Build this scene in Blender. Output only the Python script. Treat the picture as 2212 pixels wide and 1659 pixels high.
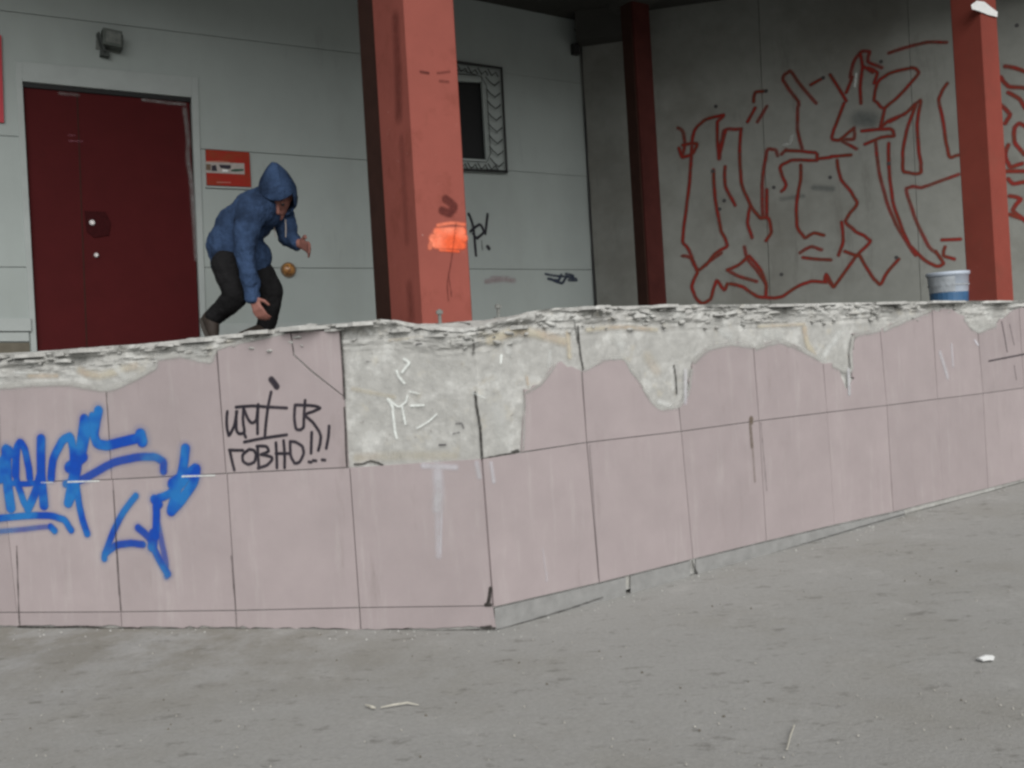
import bpy, bmesh, math, random
import numpy as np
from mathutils import Vector, Matrix, noise
random.seed(7); rng = np.random.default_rng(7)
for o in list(bpy.data.objects): bpy.data.objects.remove(o)
SC = bpy.context.scene; COL = SC.collection
# ---------------------------------------------------------------- camera, sky, sun
FPX, CX, CY, ROLL, H = 1950.0, 1106.0, 770.0, 0.060, 1.20
IMW, IMH = 2212.0, 1659.0
camd = bpy.data.cameras.new('camera'); cam = bpy.data.objects.new('camera', camd); COL.objects.link(cam)
camd.sensor_width = 36.0; camd.lens = 36.0 * FPX / IMW; camd.clip_end = 500; camd.clip_start = .05
camd.shift_y = -(IMH / 2 - CY) / IMW
Rv = Vector((math.cos(ROLL), 0, -math.sin(ROLL))); Uv = Vector((math.sin(ROLL), 0, math.cos(ROLL))); Fv = Vector((0, 1, 0))
m = Matrix.Identity(4)
for i in range(3): m[i][0] = Rv[i]; m[i][1] = Uv[i]; m[i][2] = -Fv[i]
m.translation = Vector((0, 0, H)); cam.matrix_world = m
SC.camera = cam
SUN_EL, SUN_AZ = math.radians(36), math.radians(166)      # azimuth clockwise from +Y: behind the camera, to the right
w = bpy.data.worlds.new('World'); SC.world = w; w.use_nodes = True
nt = w.node_tree; nt.nodes.clear()
sky = nt.nodes.new('ShaderNodeTexSky'); sky.sky_type = 'NISHITA'; sky.sun_disc = False
sky.sun_elevation = SUN_EL; sky.sun_rotation = SUN_AZ; sky.air_density = 1.0; sky.dust_density = 1.0; sky.ozone_density = 1.0
hs = nt.nodes.new('ShaderNodeHueSaturation'); hs.inputs['Saturation'].default_value = 0.35
bg = nt.nodes.new('ShaderNodeBackground'); bg.inputs['Strength'].default_value = 0.05
wo = nt.nodes.new('ShaderNodeOutputWorld')
nt.links.new(sky.outputs[0], hs.inputs['Color']); nt.links.new(hs.outputs[0], bg.inputs['Color']); nt.links.new(bg.outputs[0], wo.inputs[0])
sl = bpy.data.lights.new('sun', 'SUN'); sl.energy = 3.7; sl.angle = math.radians(64); sl.color = (1.0, .97, .93)
so = bpy.data.objects.new('sun', sl); COL.objects.link(so)
sd = Vector((math.sin(SUN_AZ) * math.cos(SUN_EL), math.cos(SUN_AZ) * math.cos(SUN_EL), math.sin(SUN_EL)))
so.rotation_euler = sd.to_track_quat('Z', 'Y').to_euler(); so.location = sd * 30
SC.view_settings.view_transform = 'Standard'; SC.view_settings.look = 'None'
SC.view_settings.exposure = 0.08; SC.view_settings.gamma = 1.0; SC.view_settings.use_curve_mapping = False
SC.render.engine = 'CYCLES'
SC.cycles.filter_width = 2.7
# ---------------------------------------------------------------- geometry of the place
AL, BE = math.radians(56.1), math.radians(77.8)
aA = Vector((math.sin(AL), math.cos(AL), 0)); nA = Vector((math.cos(AL), -math.sin(AL), 0))     # along / out of the right ledge face and the door wall
bL = Vector((-math.sin(BE), math.cos(BE), 0)); nL = Vector((-math.cos(BE), -math.sin(BE), 0))   # along / out of the left ledge face
C0 = Vector((-.1548, 3.9876, 0)); DA = 7.2; PT = 1.385
Z = Vector((0, 0, 1)); CAMP = Vector((0, 0, H))
pA = -nA * DA
K = Vector((.865, 9.25, 0)); K = K + nA * (-(K - pA).dot(nA))     # inner corner of the two back walls
bB = Vector((math.sin(BE), -math.cos(BE), 0)); nB = nL.copy()
def ray(x, y): return Fv + Rv * ((x - CX) / FPX) - Uv * ((y - CY) / FPX)
def hit(x, y, p, n):
    d = ray(x, y); return CAMP + d * ((p - CAMP).dot(n) / d.dot(n))
def at(x, y, depth): return CAMP + ray(x, y) * depth
def hR(x, y, o=0): return hit(x, y, C0 + nA * o, nA)
def hL(x, y, o=0): return hit(x, y, C0 + nL * o, nL)
def hA(x, y, o=0): return hit(x, y, pA + nA * o, nA)
def hB(x, y, o=0): return hit(x, y, K + nB * o, nB)
# ---------------------------------------------------------------- objects
def thing(name, loc, label=None, cat=None, group=None, kind=None):
    o = bpy.data.objects.new(name, None); COL.objects.link(o); o.location = loc; o.empty_display_size = .1
    return tag(o, label, cat, group, kind)
def tag(o, label=None, cat=None, group=None, kind=None):
    if label: o['label'] = label
    if cat: o['category'] = cat
    if group: o['group'] = group
    if kind: o['kind'] = kind
    return o
def wloc(o):
    v = Vector((0, 0, 0))
    while o: v += o.location; o = o.parent
    return v
def obj(name, verts, faces, mat, parent=None, smooth=False, label=None, kind=None, loc=None):
    me = bpy.data.meshes.new(name)
    o = bpy.data.objects.new(name, me); COL.objects.link(o)
    base = wloc(parent) if parent else Vector((0, 0, 0))
    if loc is None:
        vs = [Vector(v) for v in verts]
        if vs:
            loc = sum(vs, Vector((0, 0, 0))) / len(vs); loc.z = min(v.z for v in vs)
        else: loc = base
    loc = Vector(loc)
    me.from_pydata([tuple(Vector(v) - loc) for v in verts], [], faces)
    if parent: o.parent = parent
    o.location = loc - base
    me.materials.append(mat)
    if smooth: me.polygons.foreach_set('use_smooth', [True] * len(me.polygons))
    me.update()
    return tag(o, label, kind=kind)
class MB:
    def __init__(s): s.v = []; s.f = []
    def add(s, vs, fs):
        n = len(s.v); s.v += [Vector(v) for v in vs]; s.f += [tuple(i + n for i in f) for f in fs]; return s
    def frame(s, o, ax, ay, az):
        """box from corner o along three vectors"""
        p = [o, o + ax, o + ax + ay, o + ay]; q = [v + az for v in p]
        fs = [(0, 3, 2, 1), (4, 5, 6, 7), (0, 1, 5, 4), (1, 2, 6, 5), (2, 3, 7, 6), (3, 0, 4, 7)]
        if ax.cross(ay).dot(az) < 0: fs = [f[::-1] for f in fs]
        return s.add(p + q, fs)
    def box(s, x0, x1, y0, y1, z0, z1):
        return s.frame(Vector((x0, y0, z0)), Vector((x1 - x0, 0, 0)), Vector((0, y1 - y0, 0)), Vector((0, 0, z1 - z0)))
    def tube(s, pts, r, n=8, caps=True):
        pts = [Vector(p) for p in pts]; rs = r if isinstance(r, (list, tuple)) else [r] * len(pts)
        rings = []; up = None
        for i, p in enumerate(pts):
            t = (pts[min(i + 1, len(pts) - 1)] - pts[max(i - 1, 0)]).normalized()
            if up is None: up = t.orthogonal().normalized()
            u = (up - t * up.dot(t)).normalized(); up = u; v = t.cross(u)
            rings.append([p + (u * math.cos(2 * math.pi * k / n) + v * math.sin(2 * math.pi * k / n)) * rs[i] for k in range(n)])
        vs = [q for rg in rings for q in rg]; fs = []
        for i in range(len(pts) - 1):
            for k in range(n): fs.append((i * n + k, i * n + (k + 1) % n, (i + 1) * n + (k + 1) % n, (i + 1) * n + k))
        if caps: fs += [tuple(range(n))[::-1], tuple((len(pts) - 1) * n + k for k in range(n))]
        return s.add(vs, fs)
    def sphere(s, c, r, n=16, mm=10, ax=None, f=None):
        """ellipsoid; ax = 3 unit axes, r = 3 radii"""
        c = Vector(c); ax = ax or (Vector((1, 0, 0)), Vector((0, 1, 0)), Z); r = r if isinstance(r, (list, tuple)) else (r, r, r)
        vs = [c + ax[2] * r[2]]
        for i in range(1, mm):
            th = math.pi * i / mm
            for k in range(n):
                ph = 2 * math.pi * k / n
                vs.append(c + ax[0] * (r[0] * math.sin(th) * math.cos(ph)) + ax[1] * (r[1] * math.sin(th) * math.sin(ph)) + ax[2] * (r[2] * math.cos(th)))
        vs.append(c - ax[2] * r[2]); fs = []
        for k in range(n): fs.append((0, 1 + k, 1 + (k + 1) % n))
        for i in range(mm - 2):
            for k in range(n):
                a = 1 + i * n; fs.append((a + k, a + n + k, a + n + (k + 1) % n, a + (k + 1) % n))
        a = 1 + (mm - 2) * n
        for k in range(n): fs.append((a + k, len(vs) - 1, a + (k + 1) % n))
        return s.add(vs, fs)
    def capsule(s, p, r1, q, r2, n=14):
        p = Vector(p); q = Vector(q); t = (q - p).normalized(); u = t.orthogonal().normalized(); v = t.cross(u)
        vs = []; fs = []; prof = []
        for i in range(5): th = math.pi / 2 * (i / 4); prof.append((p - t * r1 * math.cos(th), r1 * math.sin(th)))
        for i in range(5): th = math.pi / 2 * (i / 4); prof.append((q + t * r2 * math.sin(th), r2 * math.cos(th)))
        for c, rr in prof:
            rr = max(rr, 1e-4)
            vs += [c + (u * math.cos(2 * math.pi * k / n) + v * math.sin(2 * math.pi * k / n)) * rr for k in range(n)]
        for i in range(len(prof) - 1):
            for k in range(n): fs.append((i * n + k, i * n + (k + 1) % n, (i + 1) * n + (k + 1) % n, (i + 1) * n + k))
        fs += [tuple(range(n))[::-1], tuple((len(prof) - 1) * n + k for k in range(n))]
        return s.add(vs, fs)
    def chain(s, pr):
        for (p, r), (q, r2) in zip(pr, pr[1:]): s.capsule(p, r, q, r2)
        return s
    def build(s, name, mat, parent=None, **k): return obj(name, s.v, s.f, mat, parent, **k)
# ---------------------------------------------------------------- materials
def mk(name, base, rough=.8, spec=.3, var=.0, scale=3.0, tint=None, tscale=1.2, tamt=.5, bump=.0, bscale=60, rnd=0.0, bdist=.01, extra=None, metal=0.0):
    """base colour broken up by two noises, per-object value shift and fine bump"""
    mt = bpy.data.materials.new(name); mt.use_nodes = True; n = mt.node_tree.nodes; l = mt.node_tree.links
    b = n['Principled BSDF']; b.inputs['Roughness'].default_value = rough; b.inputs['Specular IOR Level'].default_value = spec; b.inputs['Metallic'].default_value = metal
    g = n.new('ShaderNodeNewGeometry')
    def nz(sc, det=4, ro=.6, vec=None):
        t = n.new('ShaderNodeTexNoise'); t.inputs['Scale'].default_value = sc; t.inputs['Detail'].default_value = det; t.inputs['Roughness'].default_value = ro
        l.new(vec or g.outputs['Position'], t.inputs['Vector']); return t
    def ramp(fac, a, c):
        r = n.new('ShaderNodeMapRange'); r.inputs['From Min'].default_value = a; r.inputs['From Max'].default_value = c; l.new(fac, r.inputs['Value']); r.interpolation_type = 'SMOOTHSTEP'; return r.outputs[0]
    def mix(fac, A, B, mode='MIX'):
        x = n.new('ShaderNodeMix'); x.data_type = 'RGBA'; x.blend_type = mode
        for s_, v in ((x.inputs[6], A), (x.inputs[7], B)):
            if isinstance(v, tuple): s_.default_value = (*v, 1)
            else: l.new(v, s_)
        if isinstance(fac, float): x.inputs[0].default_value = fac
        else: l.new(fac, x.inputs[0])
        return x.outputs[2]
    def mul(a, v):
        x = n.new('ShaderNodeMath'); x.operation = 'MULTIPLY'; l.new(a, x.inputs[0])
        if isinstance(v, float): x.inputs[1].default_value = v
        else: l.new(v, x.inputs[1])
        return x.outputs[0]
    col = base
    if tint: col = mix(mul(ramp(nz(tscale).outputs[0], .42, .68), float(tamt)), col, tint)
    if extra: col = extra(n, l, g, nz, ramp, mix, mul, col)
    if var or rnd:
        hv = n.new('ShaderNodeHueSaturation')
        if isinstance(col, tuple): hv.inputs['Color'].default_value = (*col, 1)
        else: l.new(col, hv.inputs['Color'])
        r = n.new('ShaderNodeMapRange'); r.inputs['From Min'].default_value = .25; r.inputs['From Max'].default_value = .75
        r.inputs['To Min'].default_value = 1 - var; r.inputs['To Max'].default_value = 1 + var; l.new(nz(scale, 6).outputs[0], r.inputs['Value'])
        oi = n.new('ShaderNodeObjectInfo'); r2 = n.new('ShaderNodeMapRange'); r2.inputs['To Min'].default_value = 1 - rnd; r2.inputs['To Max'].default_value = 1 + rnd
        l.new(oi.outputs['Random'], r2.inputs['Value']); l.new(mul(r.outputs[0], r2.outputs[0]), hv.inputs['Value']); col = hv.outputs[0]
    if isinstance(col, tuple): b.inputs['Base Color'].default_value = (*col, 1)
    else: l.new(col, b.inputs['Base Color'])
    if bump:
        bp = n.new('ShaderNodeBump'); bp.inputs['Strength'].default_value = bump; bp.inputs['Distance'].default_value = bdist
        l.new(nz(bscale, 5, .7).outputs[0], bp.inputs['Height']); l.new(bp.outputs[0], b.inputs['Normal'])
    mt.node_tree.nodes.update() if hasattr(mt.node_tree.nodes, 'update') else None
    return mt
def stretch(n, l, g, sx, sy, sz):
    mp = n.new('ShaderNodeMapping'); mp.inputs['Scale'].default_value = (sx, sy, sz); l.new(g.outputs['Position'], mp.inputs['Vector']); return mp.outputs[0]
def ex_tile(n, l, g, nz, ramp, mix, mul, col):
    col = mix(mul(ramp(nz(14, 5, .7, stretch(n, l, g, 1, 1, .12)).outputs[0], .52, .8), .5), col, (.42, .39, .385))   # pale runs
    col = mix(mul(ramp(nz(9, 6, .7, stretch(n, l, g, 1, 1, .2)).outputs[0], .56, .8), .5), col, (.20, .17, .165))      # grime runs
    return mix(mul(ramp(nz(260, 2).outputs[0], .62, .8), .35), col, (.2, .13, .13))
def ex_mortar(n, l, g, nz, ramp, mix, mul, col):
    col = mix(mul(ramp(nz(7, 5, .65).outputs[0], .48, .66), .7), col, (.51, .52, .505))
    col = mix(mul(ramp(nz(11, 5, .65).outputs[0], .56, .72), .65), col, (.40, .385, .335))
    col = mix(mul(ramp(nz(35, 4, .7).outputs[0], .6, .78), .6), col, (.13, .12, .105))
    return col
def ex_ground(n, l, g, nz, ramp, mix, mul, col):
    col = mix(mul(ramp(nz(1.1, 6, .65).outputs[0], .45, .7), .55), col, (.25, .245, .222))
    col = mix(mul(ramp(nz(30, 4, .7, stretch(n, l, g, .35, 1, 1)).outputs[0], .58, .74), .5), col, (.17, .166, .15))
    col = mix(mul(ramp(nz(3.2, 5, .7).outputs[0], .55, .75), .4), col, (.41, .41, .40))
    v = n.new('ShaderNodeTexVoronoi'); v.inputs['Scale'].default_value = 42; l.new(g.outputs['Position'], v.inputs['Vector'])
    sp = ramp(v.outputs['Distance'], .16, .06)
    col = mix(mul(mul(sp, ramp(nz(1.7, 3).outputs[0], .45, .62)), .45), col, (.42, .41, .39))
    col = mix(mul(ramp(nz(330, 3, .8).outputs[0], .5, .75), .3), col, (.40, .39, .37))
    col = mix(mul(ramp(nz(13, 5, .75, stretch(n, l, g, .5, 1, 1)).outputs[0], .56, .68), .65), col, (.16, .157, .145))
    dp = n.new('ShaderNodeVectorMath'); dp.operation = 'DOT_PRODUCT'; dp.inputs[1].default_value = (-.2113, -.9774, 0); l.new(g.outputs['Position'], dp.inputs[0])
    sx = n.new('ShaderNodeSeparateXYZ'); l.new(g.outputs['Position'], sx.inputs[0])
    dirt = mul(mul(ramp(dp.outputs['Value'], -2.6, -3.7), ramp(sx.outputs['X'], .3, -1.6)), ramp(nz(2.6, 5, .7).outputs[0], .36, .6))   # brown dirt blown against the left part of the wall
    return mix(mul(dirt, .5), col, (.155, .142, .108))
def ex_redpaint(n, l, g, nz, ramp, mix, mul, col):
    col = mix(mul(ramp(nz(5, 6, .7).outputs[0], .5, .72), .7), col, (.19, .052, .038))
    col = mix(mul(ramp(nz(16, 6, .8, stretch(n, l, g, 1, 1, .25)).outputs[0], .6, .72), .7), col, (.17, .055, .035))
    return mix(mul(ramp(nz(24, 4, .8).outputs[0], .68, .76), .6), col, (.5, .36, .32))
def ex_panel(n, l, g, nz, ramp, mix, mul, col):
    col = mix(mul(ramp(nz(1.3, 5, .6, stretch(n, l, g, 1, 1, .3)).outputs[0], .45, .7), .45), col, (.27, .30, .285))
    return mix(mul(ramp(nz(8, 6, .75, stretch(n, l, g, 1, 1, .15)).outputs[0], .58, .8), .4), col, (.20, .225, .21))
def ex_conc(n, l, g, nz, ramp, mix, mul, col):
    col = mix(mul(ramp(nz(.9, 6, .6).outputs[0], .42, .65), .6), col, (.14, .14, .125))
    col = mix(mul(ramp(nz(5, 6, .75, stretch(n, l, g, 1, 1, .18)).outputs[0], .55, .75), .5), col, (.10, .10, .09))
    return mix(mul(ramp(nz(2.1, 4, .6).outputs[0], .58, .75), .4), col, (.24, .25, .24))
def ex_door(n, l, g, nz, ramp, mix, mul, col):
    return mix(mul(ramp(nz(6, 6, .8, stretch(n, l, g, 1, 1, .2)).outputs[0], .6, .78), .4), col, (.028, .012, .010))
def ex_rust(n, l, g, nz, ramp, mix, mul, col):
    col = mix(mul(ramp(nz(12, 6, .8).outputs[0], .5, .7), .6), col, (.035, .014, .010))
    return mix(mul(ramp(nz(26, 5, .85, stretch(n, l, g, 1, 1, .3)).outputs[0], .72, .78), .5), col, (.2, .18, .17))
M = dict(
    tile=mk('pink_tile', (.318, .276, .281), .55, .35, var=.07, scale=5, rnd=.055, bump=.25, bscale=120, bdist=.002, extra=ex_tile),
    mortar=mk('old_mortar', (.365, .368, .354), .95, .1, var=.16, scale=18, bump=.6, bscale=70, bdist=.006, extra=ex_mortar),
    plinth=mk('cement_plinth', (.235, .238, .235), .95, .1, var=.16, scale=14, bump=.5, bscale=60, bdist=.006),
    ground=mk('worn_asphalt', (.300, .302, .292), .92, .2, var=.09, scale=60, bump=.7, bscale=90, bdist=.006, extra=ex_ground),
    floor=mk('platform_screed', (.17, .165, .15), .9, .2, var=.12, scale=9, bump=.4),
    panel=mk('grey_wall_panel', (.325, .366, .358), .7, .3, var=.05, scale=2.2, rnd=.02, bump=.15, bscale=90, bdist=.002, extra=ex_panel),
    surround=mk('door_surround_plaster', (.345, .38, .375), .75, .25, var=.08, scale=6, bump=.25, bscale=50, bdist=.003),
    conc=mk('cast_concrete', (.215, .225, .21), .9, .15, var=.09, scale=8, bump=.5, bscale=45, bdist=.004, extra=ex_conc),
    door=mk('dark_red_door_paint', (.062, .0075, .0085), .75, .12, var=.09, scale=5, bump=.15, bscale=40, bdist=.002, extra=ex_door),
    dark=mk('dark_opening', (.012, .013, .014), .6, .3),
    black=mk('black_painted_iron', (.02, .02, .021), .55, .4),
    grille=mk('grey_painted_iron', (.035, .038, .038), .6, .3, var=.2, scale=30),
    redpaint=mk('faded_red_column_paint', (.255, .074, .058), .75, .15, var=.08, scale=4, bump=.3, bscale=50, bdist=.002, extra=ex_redpaint),
    redpaint2=mk('darker_red_column_paint', (.215, .050, .037), .75, .15, var=.10, scale=4, bump=.3, bscale=50, bdist=.002, extra=ex_redpaint),
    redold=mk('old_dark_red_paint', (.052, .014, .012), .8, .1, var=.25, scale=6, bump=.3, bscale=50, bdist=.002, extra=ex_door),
    rust=mk('dark_rusted_steel', (.035, .016, .012), .85, .15, var=.2, scale=10, bump=.4, bscale=60, bdist=.003, extra=ex_rust),
    zinc=mk('weathered_bolt_steel', (.17, .18, .17), .6, .4, var=.3, scale=40),
    signred=mk('red_sign', (.30, .022, .013), .6, .2, var=.08, scale=12, tint=(.22, .045, .015), tscale=9, tamt=.7),
    signpale=mk('pale_sign_band', (.36, .33, .31), .4, .4, var=.15, scale=40),
    signdark=mk('dark_sign_print', (.022, .018, .03), .5, .3),
    signgreen=mk('green_sign_print', (.02, .07, .045), .5, .3),
    white=mk('white_paper', (.72, .74, .74), .7, .2, var=.06, scale=30),
    metal=mk('bright_lock_metal', (.62, .60, .60), .35, .5, metal=.4),
    brass=mk('amber_cap', (.42, .20, .055), .25, .6, var=.3, scale=60, tint=(.09, .04, .02), tscale=35, tamt=.9),
    hoodie=mk('blue_hoodie_cloth', (.036, .064, .130), .95, .1, var=.25, scale=14, bump=.9, bscale=9, bdist=.05, tint=(.014, .024, .048), tscale=4.5, tamt=.9),
    trouser=mk('black_trouser_cloth', (.012, .012, .013), .95, .1, var=.4, scale=12, bump=.8, bscale=10, bdist=.04),
    shoe=mk('dark_brown_shoe', (.028, .021, .017), .7, .3, var=.2, scale=20),
    sole=mk('shoe_sole', (.05, .045, .04), .8, .2),
    skin=mk('skin', (.235, .105, .085), .55, .35, var=.08, scale=30),
    eye=mk('eye', (.03, .02, .02), .2, .6),
    bucketw=mk('white_plastic_pail', (.40, .46, .54), .4, .4, var=.1, scale=12),
    bucketb=mk('blue_pail_print', (.04, .11, .22), .4, .4, var=.2, scale=14),
    bucketg=mk('grey_smudged_pail', (.30, .33, .36), .5, .3, var=.3, scale=22),
    lampdark=mk('dirty_lamp_glass', (.10, .115, .105), .7, .2, var=.2, scale=20),
    lampmetal=mk('dark_lamp_metal', (.055, .063, .06), .6, .3, var=.2, scale=20),
    twig=mk('pale_dry_wood', (.42, .41, .36), .9, .1, var=.15, scale=50),
    stone=mk('pale_gravel', (.33, .325, .30), .95, .1, rnd=0, var=.3, scale=30),
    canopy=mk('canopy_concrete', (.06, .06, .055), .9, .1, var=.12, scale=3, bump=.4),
)
def paint_mat(name, col, col2=None, soft=.35, rough=.6, breakup=.3, nscale=30):
    mt = bpy.data.materials.new(name); mt.use_nodes = True; n = mt.node_tree.nodes; l = mt.node_tree.links
    b = n['Principled BSDF']; b.inputs['Roughness'].default_value = rough; b.inputs['Specular IOR Level'].default_value = .12
    at_ = n.new('ShaderNodeAttribute'); at_.attribute_name = 'paint'
    g = n.new('ShaderNodeNewGeometry')
    t = n.new('ShaderNodeTexNoise'); t.inputs['Scale'].default_value = nscale; t.inputs['Detail'].default_value = 6; t.inputs['Roughness'].default_value = .75
    l.new(g.outputs['Position'], t.inputs['Vector'])
    r = n.new('ShaderNodeMapRange'); r.inputs['From Min'].default_value = .3; r.inputs['From Max'].default_value = .62; r.inputs['To Min'].default_value = 1 - breakup; r.inputs['To Max'].default_value = 1
    l.new(t.outputs[0], r.inputs['Value'])
    mu = n.new('ShaderNodeMath'); mu.operation = 'MULTIPLY'; l.new(at_.outputs['Fac'], mu.inputs[0]); l.new(r.outputs[0], mu.inputs[1])
    l.new(mu.outputs[0], b.inputs['Alpha'])
    x = n.new('ShaderNodeMix'); x.data_type = 'RGBA'; x.inputs[6].default_value = (*col, 1); x.inputs[7].default_value = (*(col2 or col), 1)
    t2 = n.new('ShaderNodeTexNoise'); t2.inputs['Scale'].default_value = 7; l.new(g.outputs['Position'], t2.inputs['Vector'])
    r2 = n.new('ShaderNodeMapRange'); r2.inputs['From Min'].default_value = .42; r2.inputs['From Max'].default_value = .6; l.new(t2.outputs[0], r2.inputs['Value'])
    l.new(r2.outputs[0], x.inputs[0]); l.new(x.outputs[2], b.inputs['Base Color'])
    return mt
PM = dict(
    blue=paint_mat('blue_spray_paint', (.008, .060, .36), (.02, .15, .42), breakup=.15),
    black=paint_mat('black_marker', (.02, .018, .026), (.035, .03, .04), breakup=.35, nscale=80),
    red=paint_mat('red_spray_paint', (.20, .016, .011), (.15, .025, .013), breakup=.3, nscale=12),
    orange=paint_mat('orange_spray_paint', (.82, .13, .05), (.88, .24, .14), breakup=.35),
    white=paint_mat('white_drip', (.60, .60, .65), (.54, .55, .58), breakup=.4, nscale=22),
    chalk_or_lit_joint=paint_mat('scratch_or_lit_joint', (.68, .72, .70), breakup=.5, nscale=40),
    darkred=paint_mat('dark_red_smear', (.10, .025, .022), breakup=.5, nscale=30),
    pinkfaint=paint_mat('faded_pink_paint', (.30, .12, .16), breakup=.8, nscale=16),
    stain=paint_mat('brown_damp_stain', (.15, .12, .09), breakup=.6, nscale=18),
    crack=paint_mat('dark_crack', (.03, .028, .025), breakup=.55, nscale=50),
)
def spline(pts, step=4.0):
    P = [np.array(p, float) for p in pts]
    if len(P) == 1: return [P[0], P[0] + .01]
    out = []
    for i in range(len(P) - 1):
        p0 = P[max(i - 1, 0)]; p1 = P[i]; p2 = P[i + 1]; p3 = P[min(i + 2, len(P) - 1)]
        k = max(2, int(np.linalg.norm(p2 - p1) / step))
        for j in range(k):
            t = j / k
            c = p1 + .5 * .75 * t * ((p2 - p0) + t * (2 * p0 - 5 * p1 + 4 * p2 - p3 + t * (3 * (p1 - p2) + p3 - p0)))
            out.append(p1 + (p2 - p1) * t * .0 + (c - p1) if True else c)
    out.append(P[-1]); return out
def graffiti(name, mat, hitf, ua, na, strokes, parent, off=.003, cell=.004, soft=.4, strength=1.0, label=None):
    """paint film on a wall: a thin sheet that exists only where paint is, its opacity per vertex.
    strokes: (points, width) or (points, width, strength); traced points are laid onto the wall plane, width in traced units"""
    segs = []
    for st in strokes:
        pts, wd = st[0], st[1]; sg = st[2] if len(st) > 2 else 1.0
        W = []
        for p in spline(pts):
            q = hitf(p[0], p[1]); W.append((q.dot(ua), q.z, wd * .5 * (q - CAMP).dot(Fv) / FPX))
        for a, b in zip(W, W[1:]): segs.append((*a, *b, sg))
    S = np.array(segs); R = max(S[:, 2].max(), S[:, 5].max()) * 1.2
    u0, u1 = min(S[:, 0].min(), S[:, 3].min()) - R, max(S[:, 0].max(), S[:, 3].max()) + R
    z0, z1 = min(S[:, 1].min(), S[:, 4].min()) - R, max(S[:, 1].max(), S[:, 4].max()) + R
    nu, nz_ = int((u1 - u0) / cell) + 2, int((z1 - z0) / cell) + 2
    G = np.zeros((nu, nz_))
    us = u0 + np.arange(nu) * cell; zs = z0 + np.arange(nz_) * cell
    for ax_, az_, ra, bx_, bz_, rb, sg in segs:
        r_ = max(ra, rb) * 1.15
        i0, i1 = int((min(ax_, bx_) - r_ - u0) / cell), int((max(ax_, bx_) + r_ - u0) / cell) + 2
        j0, j1 = int((min(az_, bz_) - r_ - z0) / cell), int((max(az_, bz_) + r_ - z0) / cell) + 2
        i0, j0 = max(i0, 0), max(j0, 0)
        X, Y = np.meshgrid(us[i0:i1], zs[j0:j1], indexing='ij')
        dx, dz = bx_ - ax_, bz_ - az_; L2 = dx * dx + dz * dz + 1e-12
        t = np.clip(((X - ax_) * dx + (Y - az_) * dz) / L2, 0, 1)
        d = np.hypot(X - ax_ - t * dx, Y - az_ - t * dz) / r_
        c = np.clip((1.08 - d) / max(soft, .05), 0, 1); c = c * c * (3 - 2 * c) * sg
        G[i0:i1, j0:j1] = np.maximum(G[i0:i1, j0:j1], c)
    keep = (G[:-1, :-1] > .01) | (G[1:, :-1] > .01) | (G[:-1, 1:] > .01) | (G[1:, 1:] > .01)
    q0 = hitf(*strokes[0][0][0]); base = q0 - ua * q0.dot(ua) - Z * q0.z + na * off
    idx = -np.ones((nu, nz_), int); vs = []; vals = []; fs = []
    I, J = np.nonzero(keep)
    for i, j in zip(I, J):
        f = []
        for di, dj in ((0, 0), (1, 0), (1, 1), (0, 1)):
            a, b = i + di, j + dj
            if idx[a, b] < 0:
                idx[a, b] = len(vs); vs.append(base + ua * us[a] + Z * zs[b]); vals.append(G[a, b])
            f.append(idx[a, b])
        fs.append(tuple(f))
    o = obj(name, vs, fs, mat, parent, label=label)
    at_ = o.data.attributes.new('paint', 'FLOAT', 'POINT'); at_.data.foreach_set('value', [float(v) * strength for v in vals])
    return o
# ================================================================ GROUND
def gz(x, y):
    s = (Vector((x, y, 0)) - C0).dot(aA); t = max(0.0, s)
    return .018 * t * t / (t + .4)
def make_ground():
    xs = np.concatenate([np.linspace(-150, -8, 12), np.linspace(-6, 8, 180), np.linspace(10, 150, 12)])
    ys = np.concatenate([np.linspace(-150, -4, 12), np.linspace(-2, 12, 180), np.linspace(14, 150, 12)])
    vs = []
    for y in ys:
        for x in xs:
            z = gz(x, y) if x < 9 and -3 < y < 13 else gz(min(max(x, -8), 8), min(max(y, -2), 12))
            if -6 <= x <= 8 and -2 <= y <= 12:
                z += .006 * noise.noise(Vector((x * 1.3, y * 1.3, 3))) + .003 * noise.noise(Vector((x * 5, y * 5, 1)))
            vs.append((x, y, z - .004))
    W = len(xs); fs = [(j * W + i, j * W + i + 1, (j + 1) * W + i + 1, (j + 1) * W + i) for j in range(len(ys) - 1) for i in range(W - 1)]
    o = obj('ground', vs, fs, M['ground'], smooth=True, kind='structure', loc=(0, 0, 0)); return o
make_ground()
# ================================================================ PLATFORM FLOOR
EL = C0 + bL * 9.0; ER = C0 + aA * 9.0
def prism(mb, poly, z0, z1):
    n = len(poly); mb.add([Vector((p.x, p.y, z0)) for p in poly] + [Vector((p.x, p.y, z1)) for p in poly],
        [tuple(range(n))[::-1], tuple(range(n, 2 * n))] + [(i, (i + 1) % n, n + (i + 1) % n, n + i) for i in range(n)]); return mb
inset = .45
ci = C0 - (nA + nL).normalized() * (inset / math.cos(math.radians(23)))
fl = MB(); prism(fl, [ci, ER - nA * inset, ER - nA * 12, C0 - nA * 14 + bL * 6, EL - nL * inset], .02, PT - .004)
fl.build('platform_floor', M['floor'], kind='structure')
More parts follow.
